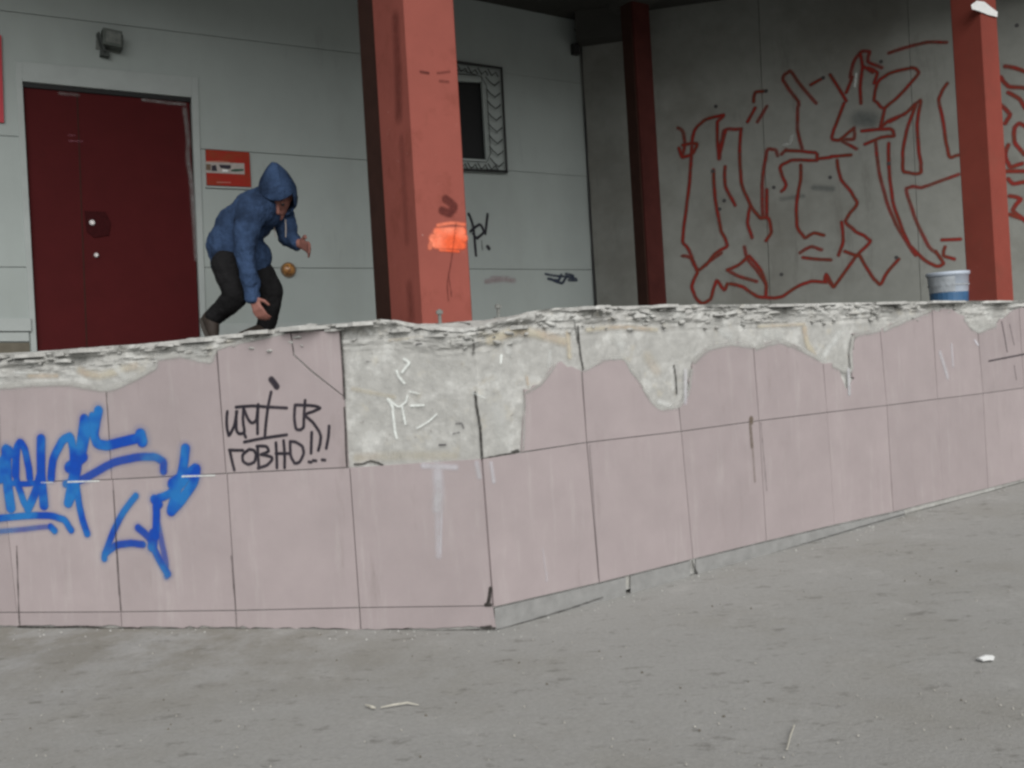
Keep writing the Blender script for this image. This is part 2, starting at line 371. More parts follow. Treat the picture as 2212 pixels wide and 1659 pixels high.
# ================================================================ LEDGE WALL
wall = thing('ledge_wall', C0, 'waist-high angled ledge wall clad in pink tiles, with a crumbling mortar top edge', 'wall')
topL = [(-260, 790), (-60, 772), (0, 765), (60, 763), (150, 756), (300, 742), (400, 731), (480, 722), (560, 714), (620, 706), (700, 700), (740, 697), (790, 692), (820, 688), (855, 692), (900, 700), (1000, 708), (1040, 704)]
topR = [(1040, 704), (1060, 698), (1090, 690), (1120, 682), (1150, 671), (1200, 664), (1290, 660), (1500, 657), (1700, 655), (1900, 651), (2212, 648), (2500, 638)]
ptsL = [(-(hL(*p) - C0).dot(bL), hL(*p).z) for p in topL]; ptsR = [((hR(*p) - C0).dot(aA), hR(*p).z) for p in topR]
TS = sorted([(-8.5, PT)] + ptsL[:-1] + [(0.0, ptsR[0][1])] + ptsR[1:] + [(8.5, PT)])
tsx, tsz = [p[0] for p in TS], [p[1] for p in TS]
def topz(s): return float(np.interp(s, tsx, tsz))
miter = (nA + nL).normalized() / math.cos(math.radians(46.1 / 2))
def edge_pt(s, d):
    """point at arclength s along the ledge, d outwards"""
    k = min(1.0, abs(s) / .06)
    if s < 0: return C0 + bL * (-s) + (nL * k + miter * (1 - k)) * d
    return C0 + aA * s + (nA * k + miter * (1 - k)) * d
def crust():
    ss = [-8.5, -6, -4.5] + list(np.arange(-3.4, 5.2, .0075)) + [6, 8.5]
    prof = [('f', -1.40), ('f', -.9), ('f', -.72), ('f', -.66)] + [('f', v) for v in np.arange(-.64, -.0, .0085)] + [('t', v) for v in (0, .006, .014, .024, .036, .05, .066, .085, .105, .13, .16, .2, .25, .31, .38, .46, .50)]
    vs = []; W = len(prof)
    for s in ss:
        zt = topz(s)
        ero = .5 + .5 * noise.noise(Vector((s * 1.7, 7.7, 0)))
        for kind, v in prof:
            if kind == 'f':
                z = max(-.06, zt + v); up = min(1.0, max(0.0, (v + .15) / .11))
                n1 = noise.noise(Vector((s * 5.5, z * 24, .3))); n2 = noise.noise(Vector((s * 19, z * 60, 4.1))); n3 = noise.noise(Vector((s * 55, z * 90, 9)))
                lay = noise.noise(Vector((s * 2.6, z * 42, 2.2)))
                d = -.013 + .003 * noise.noise(Vector((s * 6, z * 6, 1))) + .0022 * noise.noise(Vector((s * 28, z * 28, 5)))
                d += up * (.020 * n1 + .011 * n2 + .006 * n3 + .018 * math.copysign(abs(lay) ** .5, lay) - .004)
                d = min(d, .03)
                q = edge_pt(s, d); vs.append(Vector((q.x, q.y, z)))
            else:
                f = max(0.0, 1 - v / .45)
                n1 = noise.noise(Vector((s * 6, v * 14, 6.3))); n2 = noise.noise(Vector((s * 24, v * 40, 8.8)))
                z = zt * f ** .5 + PT * (1 - f ** .5) if zt > PT else zt + (PT - zt) * min(1, v / .25)
                z += f * (.009 * n1 + .006 * n2) - (.012 * (1 - v / .03) if v < .03 else 0) - .006
                q = edge_pt(s, -.016 - v + .01 * n2 * f); vs.append(Vector((q.x, q.y, z)))
    fs = [(i * W + j, (i + 1) * W + j, (i + 1) * W + j + 1, i * W + j + 1) for i in range(len(ss) - 1) for j in range(W - 1)]
    return obj('mortar_core', vs, fs, M['mortar'], wall, label='rough grey mortar core with a broken layered top edge')
crust()
def rag(pts, amp=2.2, step=6, seed=0):
    """roughen a traced broken edge"""
    out = []
    for i, (p, q) in enumerate(zip(pts, pts[1:])):
        L = math.hypot(q[0] - p[0], q[1] - p[1]); k = max(1, int(L / step))
        for j in range(k):
            t = j / k; x, y = p[0] + (q[0] - p[0]) * t, p[1] + (q[1] - p[1]) * t
            a = 0 if (i == 0 and j == 0) else amp
            out.append((x + a * (1.3 * noise.noise(Vector((x * .21, y * .21, seed))) + random.uniform(-.9, .9)), y + a * (1.5 * noise.noise(Vector((x * .17, y * .17, seed + 5))) + random.uniform(-.9, .9))))
    out.append(pts[-1]); return out
def slab(name, poly, hitf, na, mat, t=.012, proud=0.0, gap=.0028, parent=None, label=None):
    """a cut piece from its outline on the wall plane, front edges eased, joints open all round"""
    P = [hitf(*p) + na * proud for p in poly]; c = sum(P, Vector((0, 0, 0))) / len(P); n = len(P)
    ar = sum(((P[i] - c).cross(P[(i + 1) % n] - c)).dot(na) for i in range(n))
    if ar < 0: P = P[::-1]
    def ins(Q, g):
        o = []
        for i in range(n):
            e1 = (Q[i] - Q[i - 1]).normalized(); e2 = (Q[(i + 1) % n] - Q[i]).normalized()
            a = na.cross(e1) + na.cross(e2); a = a.normalized() if a.length > 1e-6 else na.cross(e1)
            o.append(Q[i] + a * g)
        return o
    B = ins(P, gap); Fr = ins(P, gap + .0018)
    vs = [p - na * t for p in B] + [p - na * .0018 for p in B] + Fr
    fs = [(i, (i + 1) % n, n + (i + 1) % n, n + i) for i in range(n)] + [(n + i, n + (i + 1) % n, 2 * n + (i + 1) % n, 2 * n + i) for i in range(n)] + [tuple(range(2 * n, 3 * n))]
    return obj(name, vs, fs, mat, parent or wall, label=label)
def pr(): return random.uniform(-.0009, .0009)
# traced joint nodes: (x at middle joint, y) and (x, y) at the lower edge
midL = [(1040, 991), (755, 1010), (490, 1023), (243, 1036), (6, 1043), (-225, 1050), (-440, 1056)]
botL = [(1064, 1309), (776, 1313), (509, 1319), (261, 1322), (36, 1323), (-190, 1325), (-400, 1327)]
footL = [(1072, 1357), (779, 1361), (512, 1357), (263, 1355), (38, 1352), (-190, 1352), (-400, 1352)]
midR = [(1043, 991), (1268, 956), (1472, 932), (1640, 909), (1787, 891), (1916, 876), (2026, 862), (2124, 850), (2212, 838), (2300, 826), (2390, 815)]
botR = [(1067, 1312), (1295, 1259), (1497, 1208), (1656, 1169), (1803, 1134), (1930, 1106), (2037, 1079), (2135, 1055), (2222, 1033), (2310, 1012), (2400, 990)]
for i in range(6):
    slab('tile', [midL[i], midL[i + 1], botL[i + 1], botL[i]], hL, nL, M['tile'], proud=pr())
    fr = rag([footL[i], footL[i + 1]], 2.5, 14, i)
    if i in (0,):
        slab('skirting_tile', [botL[i], botL[i + 1]] + fr[::-1], hL, nL, M['tile'], proud=-.001)
    elif i in (1, 3): pass
    if i in (2, 4):
        a = rag([footL[i - 1], footL[i], footL[i + 1]], 2.5, 14, i)
        slab('skirting_tile', [botL[i - 1], botL[i], botL[i + 1]] + a[::-1], hL, nL, M['tile'], proud=.001)
slab('skirting_tile', [botL[5], botL[6], footL[6], footL[5]], hL, nL, M['tile'])
for i in range(10):
    slab('tile', [midR[i], midR[i + 1], botR[i + 1], botR[i]], hR, nA, M['tile'], proud=pr())
# upper row, left face (the tile next to the corner is gone)
def up(poly, hf, na, **k): return slab('tile', poly, hf, na, M['tile'], proud=pr(), **k)
up([(488, 1023)] + [(468, 753)] + rag([(468, 753), (500, 743), (560, 731), (613, 719), (627, 718)], 1.2, 9, 3)[1:] + [(634, 768), (672, 803), (744, 858), (753, 1010)], hL, nL)
up([(744, 857), (672, 801), (635, 767), (628, 718)] + rag([(628, 718), (680, 714), (726, 712), (735, 714)], 1.2, 9, 4)[1:], hL, nL, label='corner piece of pink tile split off by a diagonal crack')
up([(241, 1036), (230, 842)] + rag([(230, 842), (262, 833), (300, 815), (333, 793), (338, 774), (390, 766), (394, 771), (452, 781), (462, 762), (466, 753)], 3.2, 8, 5)[1:] + [(488, 1023)], hL, nL)
up([(4, 1043), (-4, 838)] + rag([(-4, 838), (60, 832), (140, 829), (200, 838), (228, 843)], 3, 8, 6)[1:] + [(241, 1036)], hL, nL)
up([(-227, 1050), (-240, 850)] + rag([(-240, 850), (-120, 835), (-4, 838)], 1.8, 12, 6)[1:] + [(4, 1043)], hL, nL)
up([(-442, 1056), (-460, 810), (-240, 850), (-227, 1050)], hL, nL)
# upper row, right face, with broken tops
up([(1126, 977), (1131, 900)] + rag([(1131, 900), (1132, 845), (1167, 830), (1187, 806), (1200, 783), (1212, 782), (1237, 793), (1256, 800)], 4.2, 10, 8)[1:] + [(1268, 956)], hR, nA)
up([(1268, 956), (1258, 802)] + rag([(1258, 802), (1290, 786), (1317, 775), (1347, 773), (1364, 800), (1384, 826), (1404, 863), (1424, 882), (1454, 883), (1466, 878)], 4.2, 10, 9)[1:] + [(1472, 932)], hR, nA)
up([(1472, 932), (1467, 878)] + rag([(1467, 878), (1489, 848), (1495, 790), (1508, 766), (1548, 746), (1575, 740), (1627, 747)], 4.2, 10, 10)[1:] + [(1640, 909)], hR, nA)
up([(1640, 909), (1628, 750)] + rag([(1628, 750), (1658, 743), (1675, 736), (1712, 741), (1721, 753), (1765, 773), (1778, 784)], 4.2, 10, 11)[1:] + [(1787, 891)], hR, nA)
up([(1787, 891), (1779, 785)] + rag([(1779, 785), (1806, 787), (1819, 816), (1831, 842), (1841, 820), (1841, 768), (1846, 722), (1878, 714), (1901, 711)], 4.2, 10, 12)[1:] + [(1916, 876)], hR, nA)
up([(1916, 876), (1902, 711)] + rag([(1902, 711), (1941, 694), (1968, 686), (1995, 672), (2013, 668)], 2.8, 7, 13)[1:] + [(2026, 862)], hR, nA)
up([(2026, 862), (2014, 668)] + rag([(2014, 668), (2058, 667), (2085, 686), (2100, 711), (2112, 716)], 2.8, 7, 14)[1:] + [(2124, 850)], hR, nA)
up([(2124, 850), (2113, 716)] + rag([(2113, 716), (2145, 702), (2165, 691), (2185, 672), (2201, 666)], 2.8, 7, 15)[1:] + [(2212, 838)], hR, nA)
up([(2212, 838), (2202, 665), (2290, 660), (2300, 826)], hR, nA)
up([(2300, 826), (2290, 660), (2380, 655), (2390, 815)], hR, nA)
# cement plinth strip under the right-hand tiles, in the cast lengths the photo shows
def plinth(x0, x1, nm='plinth_strip'):
    bx = [p[0] for p in botR]; by = [p[1] for p in botR]
    fx = [1072, 1106, 1226, 1356, 1501, 1656, 1806, 1956, 2400]; fy = [1358, 1349, 1313, 1276, 1240, 1197, 1152, 1108, 1000]
    n = max(2, int((x1 - x0) / 14)); mb = MB(); a = []; b = []
    for i in range(n + 1):
        x = x0 + (x1 - x0) * i / n
        t = hR(x, float(np.interp(x, bx, by)) + 2.5, -.001 + .003 * noise.noise(Vector((x * .05, 1, 0))))
        g = hR(x, float(np.interp(x, fx, fy)) + 1.5 * noise.noise(Vector((x * .08, 4, 0))), .003 + .006 * noise.noise(Vector((x * .06, 9, 0))))
        if t.z - g.z < .004: g.z = t.z - .004
        a.append(t); b.append(g)
    k = n + 1; vs = a + b + [p - Z * .12 + nA * .002 for p in b] + [p - nA * .014 for p in a]
    fs = []
    for i in range(n): fs += [(i, k + i, k + i + 1, i + 1), (k + i, 2 * k + i, 2 * k + i + 1, k + i + 1), (3 * k + i, i, i + 1, 3 * k + i + 1)]
    return obj(nm, vs, fs, M['plinth'], wall)
plinth(1069, 1352); plinth(1362, 1491); plinth(1503, 1955)
# flakes of screed lying on and hanging over the edge
def flake(name, s, d, z, L, Wd, T, mat, parent, yaw=0, tilt=0, seed=0, **k):
    q = edge_pt(s, d); ax = (bL * -1 if s < 0 else aA); ay = (nL if s < 0 else nA)
    R = Matrix.Rotation(yaw, 3, 'Z'); ax = R @ ax; ay = R @ ay; az = Z
    R2 = Matrix.Rotation(tilt, 3, ax); ay = R2 @ ay; az = R2 @ az
    n = 13; up_ = []; lo = []
    rr = random.Random(seed)
    for i in range(n):
        a = 2 * math.pi * i / n; r = 1 + rr.uniform(-.28, .16)
        o = ax * (math.cos(a) * L / 2 * r) + ay * (math.sin(a) * Wd / 2 * r)
        up_.append(q + Z * z + o * .96 + az * (T / 2 * rr.uniform(.6, 1.2))); lo.append(q + Z * z + o - az * T / 2)
    fs = [tuple(range(n)), tuple(range(n, 2 * n))[::-1]] + [(i, n + i, n + (i + 1) % n, (i + 1) % n) for i in range(n)]
    return obj(name, up_ + lo, fs, mat, parent, **k)
def sL(x, y): return -(hL(x, y) - C0).dot(bL)
def sR(x, y): return (hR(x, y) - C0).dot(aA)
rr = random.Random(3)
for i, (x, y, L, ov) in enumerate([(655, 712, .24, .03), (770, 706, .20, .035), (560, 716, .2, .02), (430, 733, .2, .015), (180, 757, .24, .01), (60, 766, .2, .015)]):
    s = sL(x, y); flake('screed_flake', s, ov - .05, topz(s) - .012, L, .16, .018, M['mortar'], wall, rr.uniform(-.1, .1), rr.uniform(-.06, .1), i)
for i, (x, L, ov) in enumerate([(1275, .16, .02), (1440, .2, .02), (1690, .26, .03), (1925, .34, .034), (2040, .5, .032), (2160, .5, .03)]):
    s = sR(x, 660); flake('screed_flake', s, ov - .05, topz(s) - .010, L, .16, .016, M['mortar'], wall, rr.uniform(-.08, .08), rr.uniform(-.05, .08), 40 + i)
for i in range(48):
    s = rr.uniform(-2.7, 3.6); lev = rr.random()
    if -.35 < s < .1 and lev < .5: continue
    flake('screed_flake', s, rr.uniform(-.045, -.012), topz(s) - .008 - .06 * lev, rr.uniform(.05, .17), rr.uniform(.05, .09), rr.uniform(.008, .02), M['mortar'], wall, rr.uniform(-.5, .5), rr.uniform(-.35, .35), 100 + i)
# lumps of broken mortar along the edge, shapes shared
lump_me = []
for k in range(6):
    mb = MB(); mb.sphere((0, 0, 0), (1, .75, .45), 7, 5)
    vs = [v * (1 + .35 * noise.noise(v * 1.7 + Vector((k * 5, 0, 0)))) for v in mb.v]
    o = obj('mortar_lump', vs, mb.f, M['mortar'], wall, loc=(0, 0, 0)); lump_me.append(o.data); bpy.data.objects.remove(o)
def lump(s, d, z, r):
    o = bpy.data.objects.new('mortar_lump', lump_me[rr.randrange(6)]); COL.objects.link(o); o.parent = wall
    q = edge_pt(s, d); o.location = Vector((q.x, q.y, z)) - wall.location; o.scale = (r, r, r * rr.uniform(.6, 1)); o.rotation_euler = (rr.uniform(-.4, .4), rr.uniform(-.4, .4), rr.uniform(0, 6))
for i in range(170):
    s = rr.uniform(-2.9, 4.4); f = rr.random()
    lump(s, rr.uniform(-.03, .006), topz(s) - .012 - .09 * f * f, rr.uniform(.010, .026) * (1.2 if -.2 < s < 1.6 else .9))
for i in range(70):
    s = rr.uniform(-.1, 3.4); lump(s, rr.uniform(-.014, .0), topz(s) - rr.uniform(.03, .13), rr.uniform(.010, .024))
# plaster feathered over the broken tile edges
SM = [paint_mat('pale_mortar_smear', (.42, .428, .412), (.35, .352, .335), breakup=.7, nscale=14), paint_mat('cream_mortar_smear', (.55, .51, .40), (.50, .42, .33), breakup=.6, nscale=16), paint_mat('white_lime_smear', (.66, .68, .67), (.55, .56, .54), breakup=.6, nscale=13)]
def smear(k, hf, ua, na, st, off, label=None): return graffiti('mortar_smear', SM[k], hf, ua, na, st, wall, off=off, cell=.006, soft=1.0, label=label)
smear(0, hR, aA, nA, [([(1133, 850), (1165, 832), (1187, 806), (1200, 786)], 9, .8), ([(1262, 800), (1304, 778), (1345, 772), (1364, 798), (1384, 828), (1404, 864), (1426, 882), (1462, 880), (1486, 852), (1494, 800)], 11, .8), ([(1500, 780), (1530, 754), (1575, 742), (1625, 748)], 16), ([(1634, 752), (1680, 738), (1715, 748), (1770, 775)], 15), ([(1832, 800), (1834, 850)], 12), ([(1800, 790), (1838, 800), (1842, 730), (1900, 712)], 14), ([(1910, 712), (1960, 690), (2010, 670)], 14), ([(2085, 690), (2110, 714), (2150, 702)], 16), ([(1134, 860), (1130, 970)], 8, .7)], .0015)
smear(0, hL, -bL, nL, [([(0, 836), (60, 832), (140, 829), (200, 838), (230, 842), (262, 832), (333, 795), (340, 776), (390, 768), (452, 780), (464, 758)], 16), ([(470, 754), (500, 744), (560, 732), (613, 720)], 9)], .0015)
smear(2, hR, aA, nA, [([(1330, 728), (1345, 745)], 30, .8), ([(1425, 868), (1450, 876)], 16, .8), ([(1190, 760), (1188, 790)], 14, .6), ([(1095, 745), (1100, 760)], 22, .7), ([(1780, 770), (1800, 740), (1815, 720)], 26, .7), ([(1560, 715), (1580, 725)], 22, .5), ([(1655, 720), (1690, 722)], 26, .6), ([(1075, 880), (1090, 940)], 50, .35)], -.007)
smear(1, hR, aA, nA, [([(1058, 735), (1085, 725), (1120, 715), (1160, 720), (1220, 738)], 26, .75), ([(1228, 720), (1232, 770)], 16, .8), ([(1270, 712), (1340, 706), (1420, 712)], 13, .7), ([(1740, 710), (1745, 740), (1760, 765)], 22, .8), ([(1640, 705), (1700, 702), (1740, 700)], 10, .6), ([(1400, 770), (1420, 800)], 34, .35), ([(1140, 815), (1142, 830)], 10, .7)], -.005)
smear(1, hL, -bL, nL, [([(170, 800), (210, 812), (290, 790)], 22, .6), ([(60, 812), (120, 812)], 14, .6), ([(760, 840), (800, 848), (850, 858)], 12, .45), ([(770, 990), (860, 985), (980, 985)], 26, .35), ([(840, 735), (900, 730), (980, 728)], 8, .5)], -.009)
smear(2, hL, -bL, nL, [([(250, 795), (270, 815)], 24, .7), ([(30, 805), (80, 805)], 7, .8), ([(400, 752), (440, 765)], 16, .5), ([(780, 700), (800, 720)], 10, .4)], -.006)
# ---------------------------------------------------------------- writing on the ledge
def RX4(x, y): return (x / 3, 553 + y / 3)
def BL(x, y): return (x / 3.606 * .9217, (940 + y / 3.606) * .9217)
blue = [([BL(55, 410), BL(60, 560), BL(70, 720), BL(95, 900)], 24), ([BL(0, 560), BL(50, 470), BL(100, 440)], 22), ([BL(0, 640), BL(45, 600)], 30),
    ([BL(130, 620), BL(140, 420), BL(170, 350), BL(210, 400), BL(245, 560), BL(255, 650)], 17), ([BL(150, 380), BL(140, 640), BL(200, 840), BL(240, 910)], 16), ([BL(240, 910), BL(290, 800), BL(345, 620), BL(350, 330)], 20),
    ([BL(350, 320), BL(350, 600), BL(375, 880)], 22), ([BL(60, 690), BL(200, 700), BL(330, 690)], 12), ([BL(435, 650), BL(450, 500), BL(520, 350), BL(590, 300), BL(620, 400), BL(620, 600), BL(575, 860)], 19),
    ([BL(715, 150), BL(690, 330), BL(660, 520), BL(620, 760), BL(580, 860)], 22), ([BL(640, 420), BL(650, 700), BL(670, 860), BL(700, 1000), BL(740, 1120)], 16), ([BL(835, 80), BL(800, 260), BL(820, 350), BL(900, 375), BL(1050, 340), BL(1200, 305)], 22),
    ([BL(1190, 280), BL(1205, 340)], 26), ([BL(780, 120), BL(730, 330), BL(700, 480)], 15), ([BL(560, 700), BL(700, 660), BL(830, 590), BL(960, 520), BL(1150, 475), BL(1300, 470), BL(1380, 510), BL(1385, 590)], 18, .8),
    ([BL(-10, 990), BL(200, 970), BL(400, 965), BL(540, 1000), BL(605, 1090)], 15), ([BL(-10, 1100), BL(180, 1085), BL(350, 1065), BL(430, 1060)], 11, .55), ([BL(430, 1060), BL(465, 1095)], 15),
    ([BL(1150, 800), BL(1050, 930), BL(970, 1080), BL(890, 1290), BL(885, 1330)], 15, .9), ([BL(890, 1290), BL(980, 1220), BL(1100, 1200), BL(1210, 1210)], 16, .85), ([BL(1170, 1070), BL(1260, 1150), BL(1310, 1260), BL(1360, 1360), BL(1420, 1460)], 17, .85),
    ([BL(1300, 1120), BL(1290, 1230)], 24, .9), ([BL(1570, 400), BL(1550, 560), BL(1500, 740), BL(1450, 920)], 22), ([BL(1320, 1140), BL(1325, 960), BL(1330, 830), BL(1420, 790), BL(1540, 700), BL(1600, 600), BL(1650, 560)], 18), ([BL(1660, 570), BL(1640, 680), BL(1540, 830), BL(1450, 930)], 22), ([BL(1470, 700), BL(1560, 640)], 30), ([BL(1310, 830), BL(1340, 870)], 22), ([BL(1330, 1000), BL(1370, 1200), BL(1400, 1340), BL(1410, 1480)], 14, .6),
    ([BL(0, 640), BL(30, 520), BL(80, 420)], 22), ([BL(590, 560), BL(700, 470)], 26)]
graffiti('graffiti', PM['blue'], hL, -bL, nL, blue + [(b_[0], b_[1] * 1.7, .11) for b_ in blue], wall, soft=.42, label='blue spray-painted tag in thick strokes with a separate hook shape below')
def WR(x, y): return ((500 + x / 6.144) * .9217, (860 + y / 6.144) * .9217)
wr = [[(205, 640), (195, 800), (225, 985), (300, 860), (345, 640)], [(335, 640), (335, 900), (370, 960)], [(370, 960), (450, 940), (430, 760), (440, 590)], [(440, 940), (470, 1010)], [(440, 590), (490, 720), (545, 800), (620, 770), (650, 540)], [(650, 540), (640, 760), (640, 960)],
    [(330, 578), (560, 560), (800, 575), (1060, 590)], [(835, 360), (790, 580), (760, 820), (745, 1010)], [(450, 1080), (640, 1040), (850, 1005), (1060, 975)], [(840, 180), (880, 230), (915, 280)],
    [(1180, 545), (1170, 720), (1190, 880), (1240, 905), (1300, 870), (1310, 680), (1325, 480)], [(1180, 545), (1330, 550), (1460, 560), (1540, 590), (1440, 640), (1320, 690), (1430, 790), (1510, 900), (1550, 990), (1540, 1100), (1515, 1200)],
    [(235, 1195), (430, 1200)], [(240, 1195), (270, 1340), (305, 1480)], [(520, 1185), (430, 1260), (430, 1350), (500, 1400), (590, 1370), (620, 1270), (590, 1200), (520, 1185)],
    [(640, 1140), (650, 1300), (660, 1455)], [(630, 1140), (760, 1140), (800, 1210), (690, 1260)], [(690, 1260), (830, 1290), (850, 1330), (780, 1410), (650, 1455)], [(905, 1090), (915, 1280), (920, 1450)], [(1015, 1060), (1030, 1250), (1030, 1450)], [(905, 1245), (1100, 1245)],
    [(1110, 1070), (1115, 1260), (1170, 1380), (1240, 1370), (1300, 1260), (1290, 1150), (1190, 1080), (1110, 1070)], [(1420, 940), (1415, 1080), (1410, 1240)], [(1670, 850), (1660, 1000), (1630, 1170)], [(1380, 1365), (1410, 1370)], [(1440, 1345), (1480, 1350)], [(1570, 1335), (1610, 1340)]]
graffiti('graffiti', PM['black'], hL, -bL, nL, [([WR(*p) for p in s], (14 if i == 9 else 6.6)) for i, s in enumerate(wr)], wall, cell=.0028, soft=.45, label='two lines of black marker writing with three exclamation marks')
def MK(x, y): return ((800 + x / 3.95) * .9217, (700 + y / 3.95) * .9217)
ch = [([MK(580, 560), MK(625, 590), MK(590, 640), MK(560, 680)], 7), ([MK(510, 670), MK(530, 720), MK(580, 780)], 7), ([MK(430, 930), MK(470, 1000), MK(480, 1100), MK(495, 1230), MK(510, 1290)], 7), ([MK(440, 930), MK(520, 1000), MK(590, 960), MK(610, 900)], 5), ([MK(560, 1000), MK(590, 1160)], 6), ([MK(640, 990), MK(760, 985)], 5), ([MK(630, 860), MK(720, 880)], 3), ([MK(700, 1200), MK(800, 1140), MK(880, 1070)], 4), ([MK(1480, 520), MK(1475, 590)], 6), ([MK(1210, 870), MK(1330, 920)], 3, .5)]
graffiti('graffiti', PM['chalk_or_lit_joint'], hL, -bL, nL, ch, wall, off=-.004, soft=.6, cell=.004, label='white chalky scratches on the bare mortar square')
graffiti('graffiti', PM['black'], hL, -bL, nL, [([MK(1060, 1160), MK(1110, 1155), MK(1130, 1200)], 4, .6), ([MK(1030, 1250), MK(1090, 1240)], 3, .6), ([MK(905, 1355), MK(960, 1355)], 4, .8), ([MK(230, 580), MK(270, 585)], 3, .4), ([MK(1080, 425), MK(1110, 425)], 4, .7), ([MK(690, 425), MK(740, 415)], 4, .7)], wall, off=-.003, label='small dark scribble low on the bare mortar square')
graffiti('crack', PM['crack'], hL, -bL, nL, [([MK(1235, 870), MK(1250, 1000), MK(1280, 1180), MK(1295, 1400), MK(1300, 1470)], 6), ([MK(120, 1535), MK(200, 1530), MK(260, 1505), MK(330, 1520), MK(380, 1545)], 5), ([MK(1215, 380), MK(1225, 440), MK(1215, 520)], 5, .7)], wall, off=-.005, soft=.5, label='dark crack down the mortar at the corner of the ledge')
graffiti('crack', PM['crack'], hR, aA, nA, [([(1043, 992), (1080, 984), (1124, 976)], 4), ([(1108, 978), (1120, 974)], 8), ([(1458, 790), (1462, 815), (1464, 850)], 5, .8), ([(1250, 705), (1255, 760), (1262, 800)], 5, .9), ([(1242, 690), (1250, 740)], 3, .8)], wall, off=-.006, soft=.5, label='dark cracks in the bare mortar beside the corner')
graffiti('crack', PM['crack'], hL, -bL, nL, [([(736, 716), (742, 800), (745, 860)], 6), ([(745, 880), (750, 1006)], 4.5), ([(37, 1180), (42, 1330), (44, 1350)], 3, .8), ([(246, 1060), (256, 1250), (262, 1318)], 2.6, .7), ([(500, 1200), (510, 1320), (512, 1355)], 2.6, .6), ([(40, 1353), (110, 1355), (190, 1353), (240, 1360), (285, 1356), (330, 1362), (380, 1358), (430, 1362), (510, 1361), (640, 1362), (780, 1363), (900, 1365), (1000, 1361), (1070, 1357)], 4.5, .95), ([(1040, 1356), (1060, 1353)], 7, .9)], wall, soft=.6, off=.0035, label='dark open joints and the ragged gap at the foot of the left part')
graffiti('crack', PM['crack'], hR, aA, nA, [([(1494, 1212), (1497, 1225), (1504, 1238)], 6, 1.0), ([(1072, 1360), (1110, 1350), (1226, 1315), (1300, 1290)], 3.5, .7), ([(1510, 1242), (1580, 1222), (1660, 1198), (1810, 1152), (1960, 1108), (2100, 1072), (2212, 1040)], 3, .6), ([(1272, 960), (1282, 1100), (1292, 1250)], 2.4, .5), ([(1642, 912), (1655, 1060)], 2.4, .5)], wall, soft=.7, off=.006, label='dark gap along the foot of the right part')
graffiti('stain_or_lit_joint', PM['chalk_or_lit_joint'], hL, -bL, nL, [([(148, 1041), (215, 1039)], 3.4), ([(395, 1029), (465, 1027)], 3.4), ([(90, 1042), (115, 1042)], 3, .6)], wall, soft=.6, off=.004, label='pale line painted along the joint as its lit edge')  # light caught on the joint through the blue tag, painted as pale strokes
graffiti('stain_or_lit_joint', PM['white'], hL, -bL, nL, [([(945, 1008), (948, 1060), (946, 1100)], 30, .55), ([(946, 1090), (948, 1200)], 18, .4), ([(915, 1006), (985, 1009)], 16, .6), ([(1030, 1000), (1036, 1030)], 14, .5), ([(955, 1100), (952, 1195)], 6, .6)], wall, soft=.9, label='whitish run of washed-out lime below the missing tile')
graffiti('stain_or_lit_joint', PM['white'], hR, aA, nA, [([(1060, 1000), (1066, 1040)], 12, .55), ([(1172, 1185), (1178, 1235)], 5, .35), ([(1180, 1235), (1180, 1255)], 6, .4)], wall, soft=.9)
graffiti('stain_or_lit_joint', PM['white'], hR, aA, nA, [([(2030, 762), (2042, 800), (2046, 815)], 13, .6), ([(2055, 745), (2058, 790)], 10, .45), ([(2105, 735), (2112, 745)], 7, .9), ([(1832, 800), (1834, 850)], 12, .6), ([(1480, 800), (1480, 870)], 12, .5)], wall, soft=.9, label='whitish lime runs under the broken tile tops')
graffiti('stain_or_lit_joint', PM['stain'], hR, aA, nA, [([(1622, 905), (1622, 912)], 14, 1.0), ([(1620, 915), (1624, 965)], 10, .7), ([(1625, 965), (1630, 1040)], 7, .35)], wall, soft=.7, label='brown rust run from a joint corner')
graffiti('crack', PM['crack'], hL, -bL, nL, [([(1060, 1270), (1058, 1288), (1054, 1306)], 8), ([(1050, 1306), (1060, 1306)], 8)], wall, soft=.5, label='dark chip at the lower corner of the ledge')
graffiti('graffiti', PM['black'], hR, aA, nA, [([(2135, 780), (2212, 765), (2240, 760)], 4, .7), ([(2163, 695), (2170, 730), (2175, 760)], 4, .6), ([(2180, 700), (2190, 745)], 3, .5), ([(2190, 790), (2195, 820)], 3, .5)], wall, soft=.6, label='thin dark scribble at the far right end of the ledge')
# ================================================================ DOOR WALL (panels)
wA = thing('panel_wall', Vector((hA(300, 760).x, hA(300, 760).y, PT)), 'pale grey wall of wide panels with the dark red door and barred window', 'wall')
KZ = 4.75
def zrow(line, x): return float(np.interp(x, [p[0] for p in line], [p[1] for p in line]))
L1 = [(-600, -50), (0, 22), (385, 68), (770, 115), (1010, 147), (1262, 182)]; L2 = [(-600, 262), (0, 292), (440, 322), (785, 345), (1095, 368), (1275, 382)]; L3 = [(-600, 574), (0, 577), (600, 578), (1284, 583)]
def quadA(xa, xb, top, bot):
    """panel between joint lines; xa/xb are (x at y=0, x at y=700) of its side joints"""
    def X(p, y): return p[0] + (p[1] - p[0]) * y / 700.0
    P = []
    for x_, l_ in ((xa, top), (xb, top), (xb, bot), (xa, bot)):
        y = 300.0
        for _ in range(6): y = l_(X(x_, y))
        P.append((X(x_, y), y))
    return P
f1 = lambda x: zrow(L1, x); f2 = lambda x: zrow(L2, x); f3 = lambda x: zrow(L3, x)
f0 = lambda x: f1(x) - (f3(x) - f2(x)) * 1.05; f4 = lambda x: 790 + (x - 80) * -.0105
fm = lambda x: f0(x) - 300
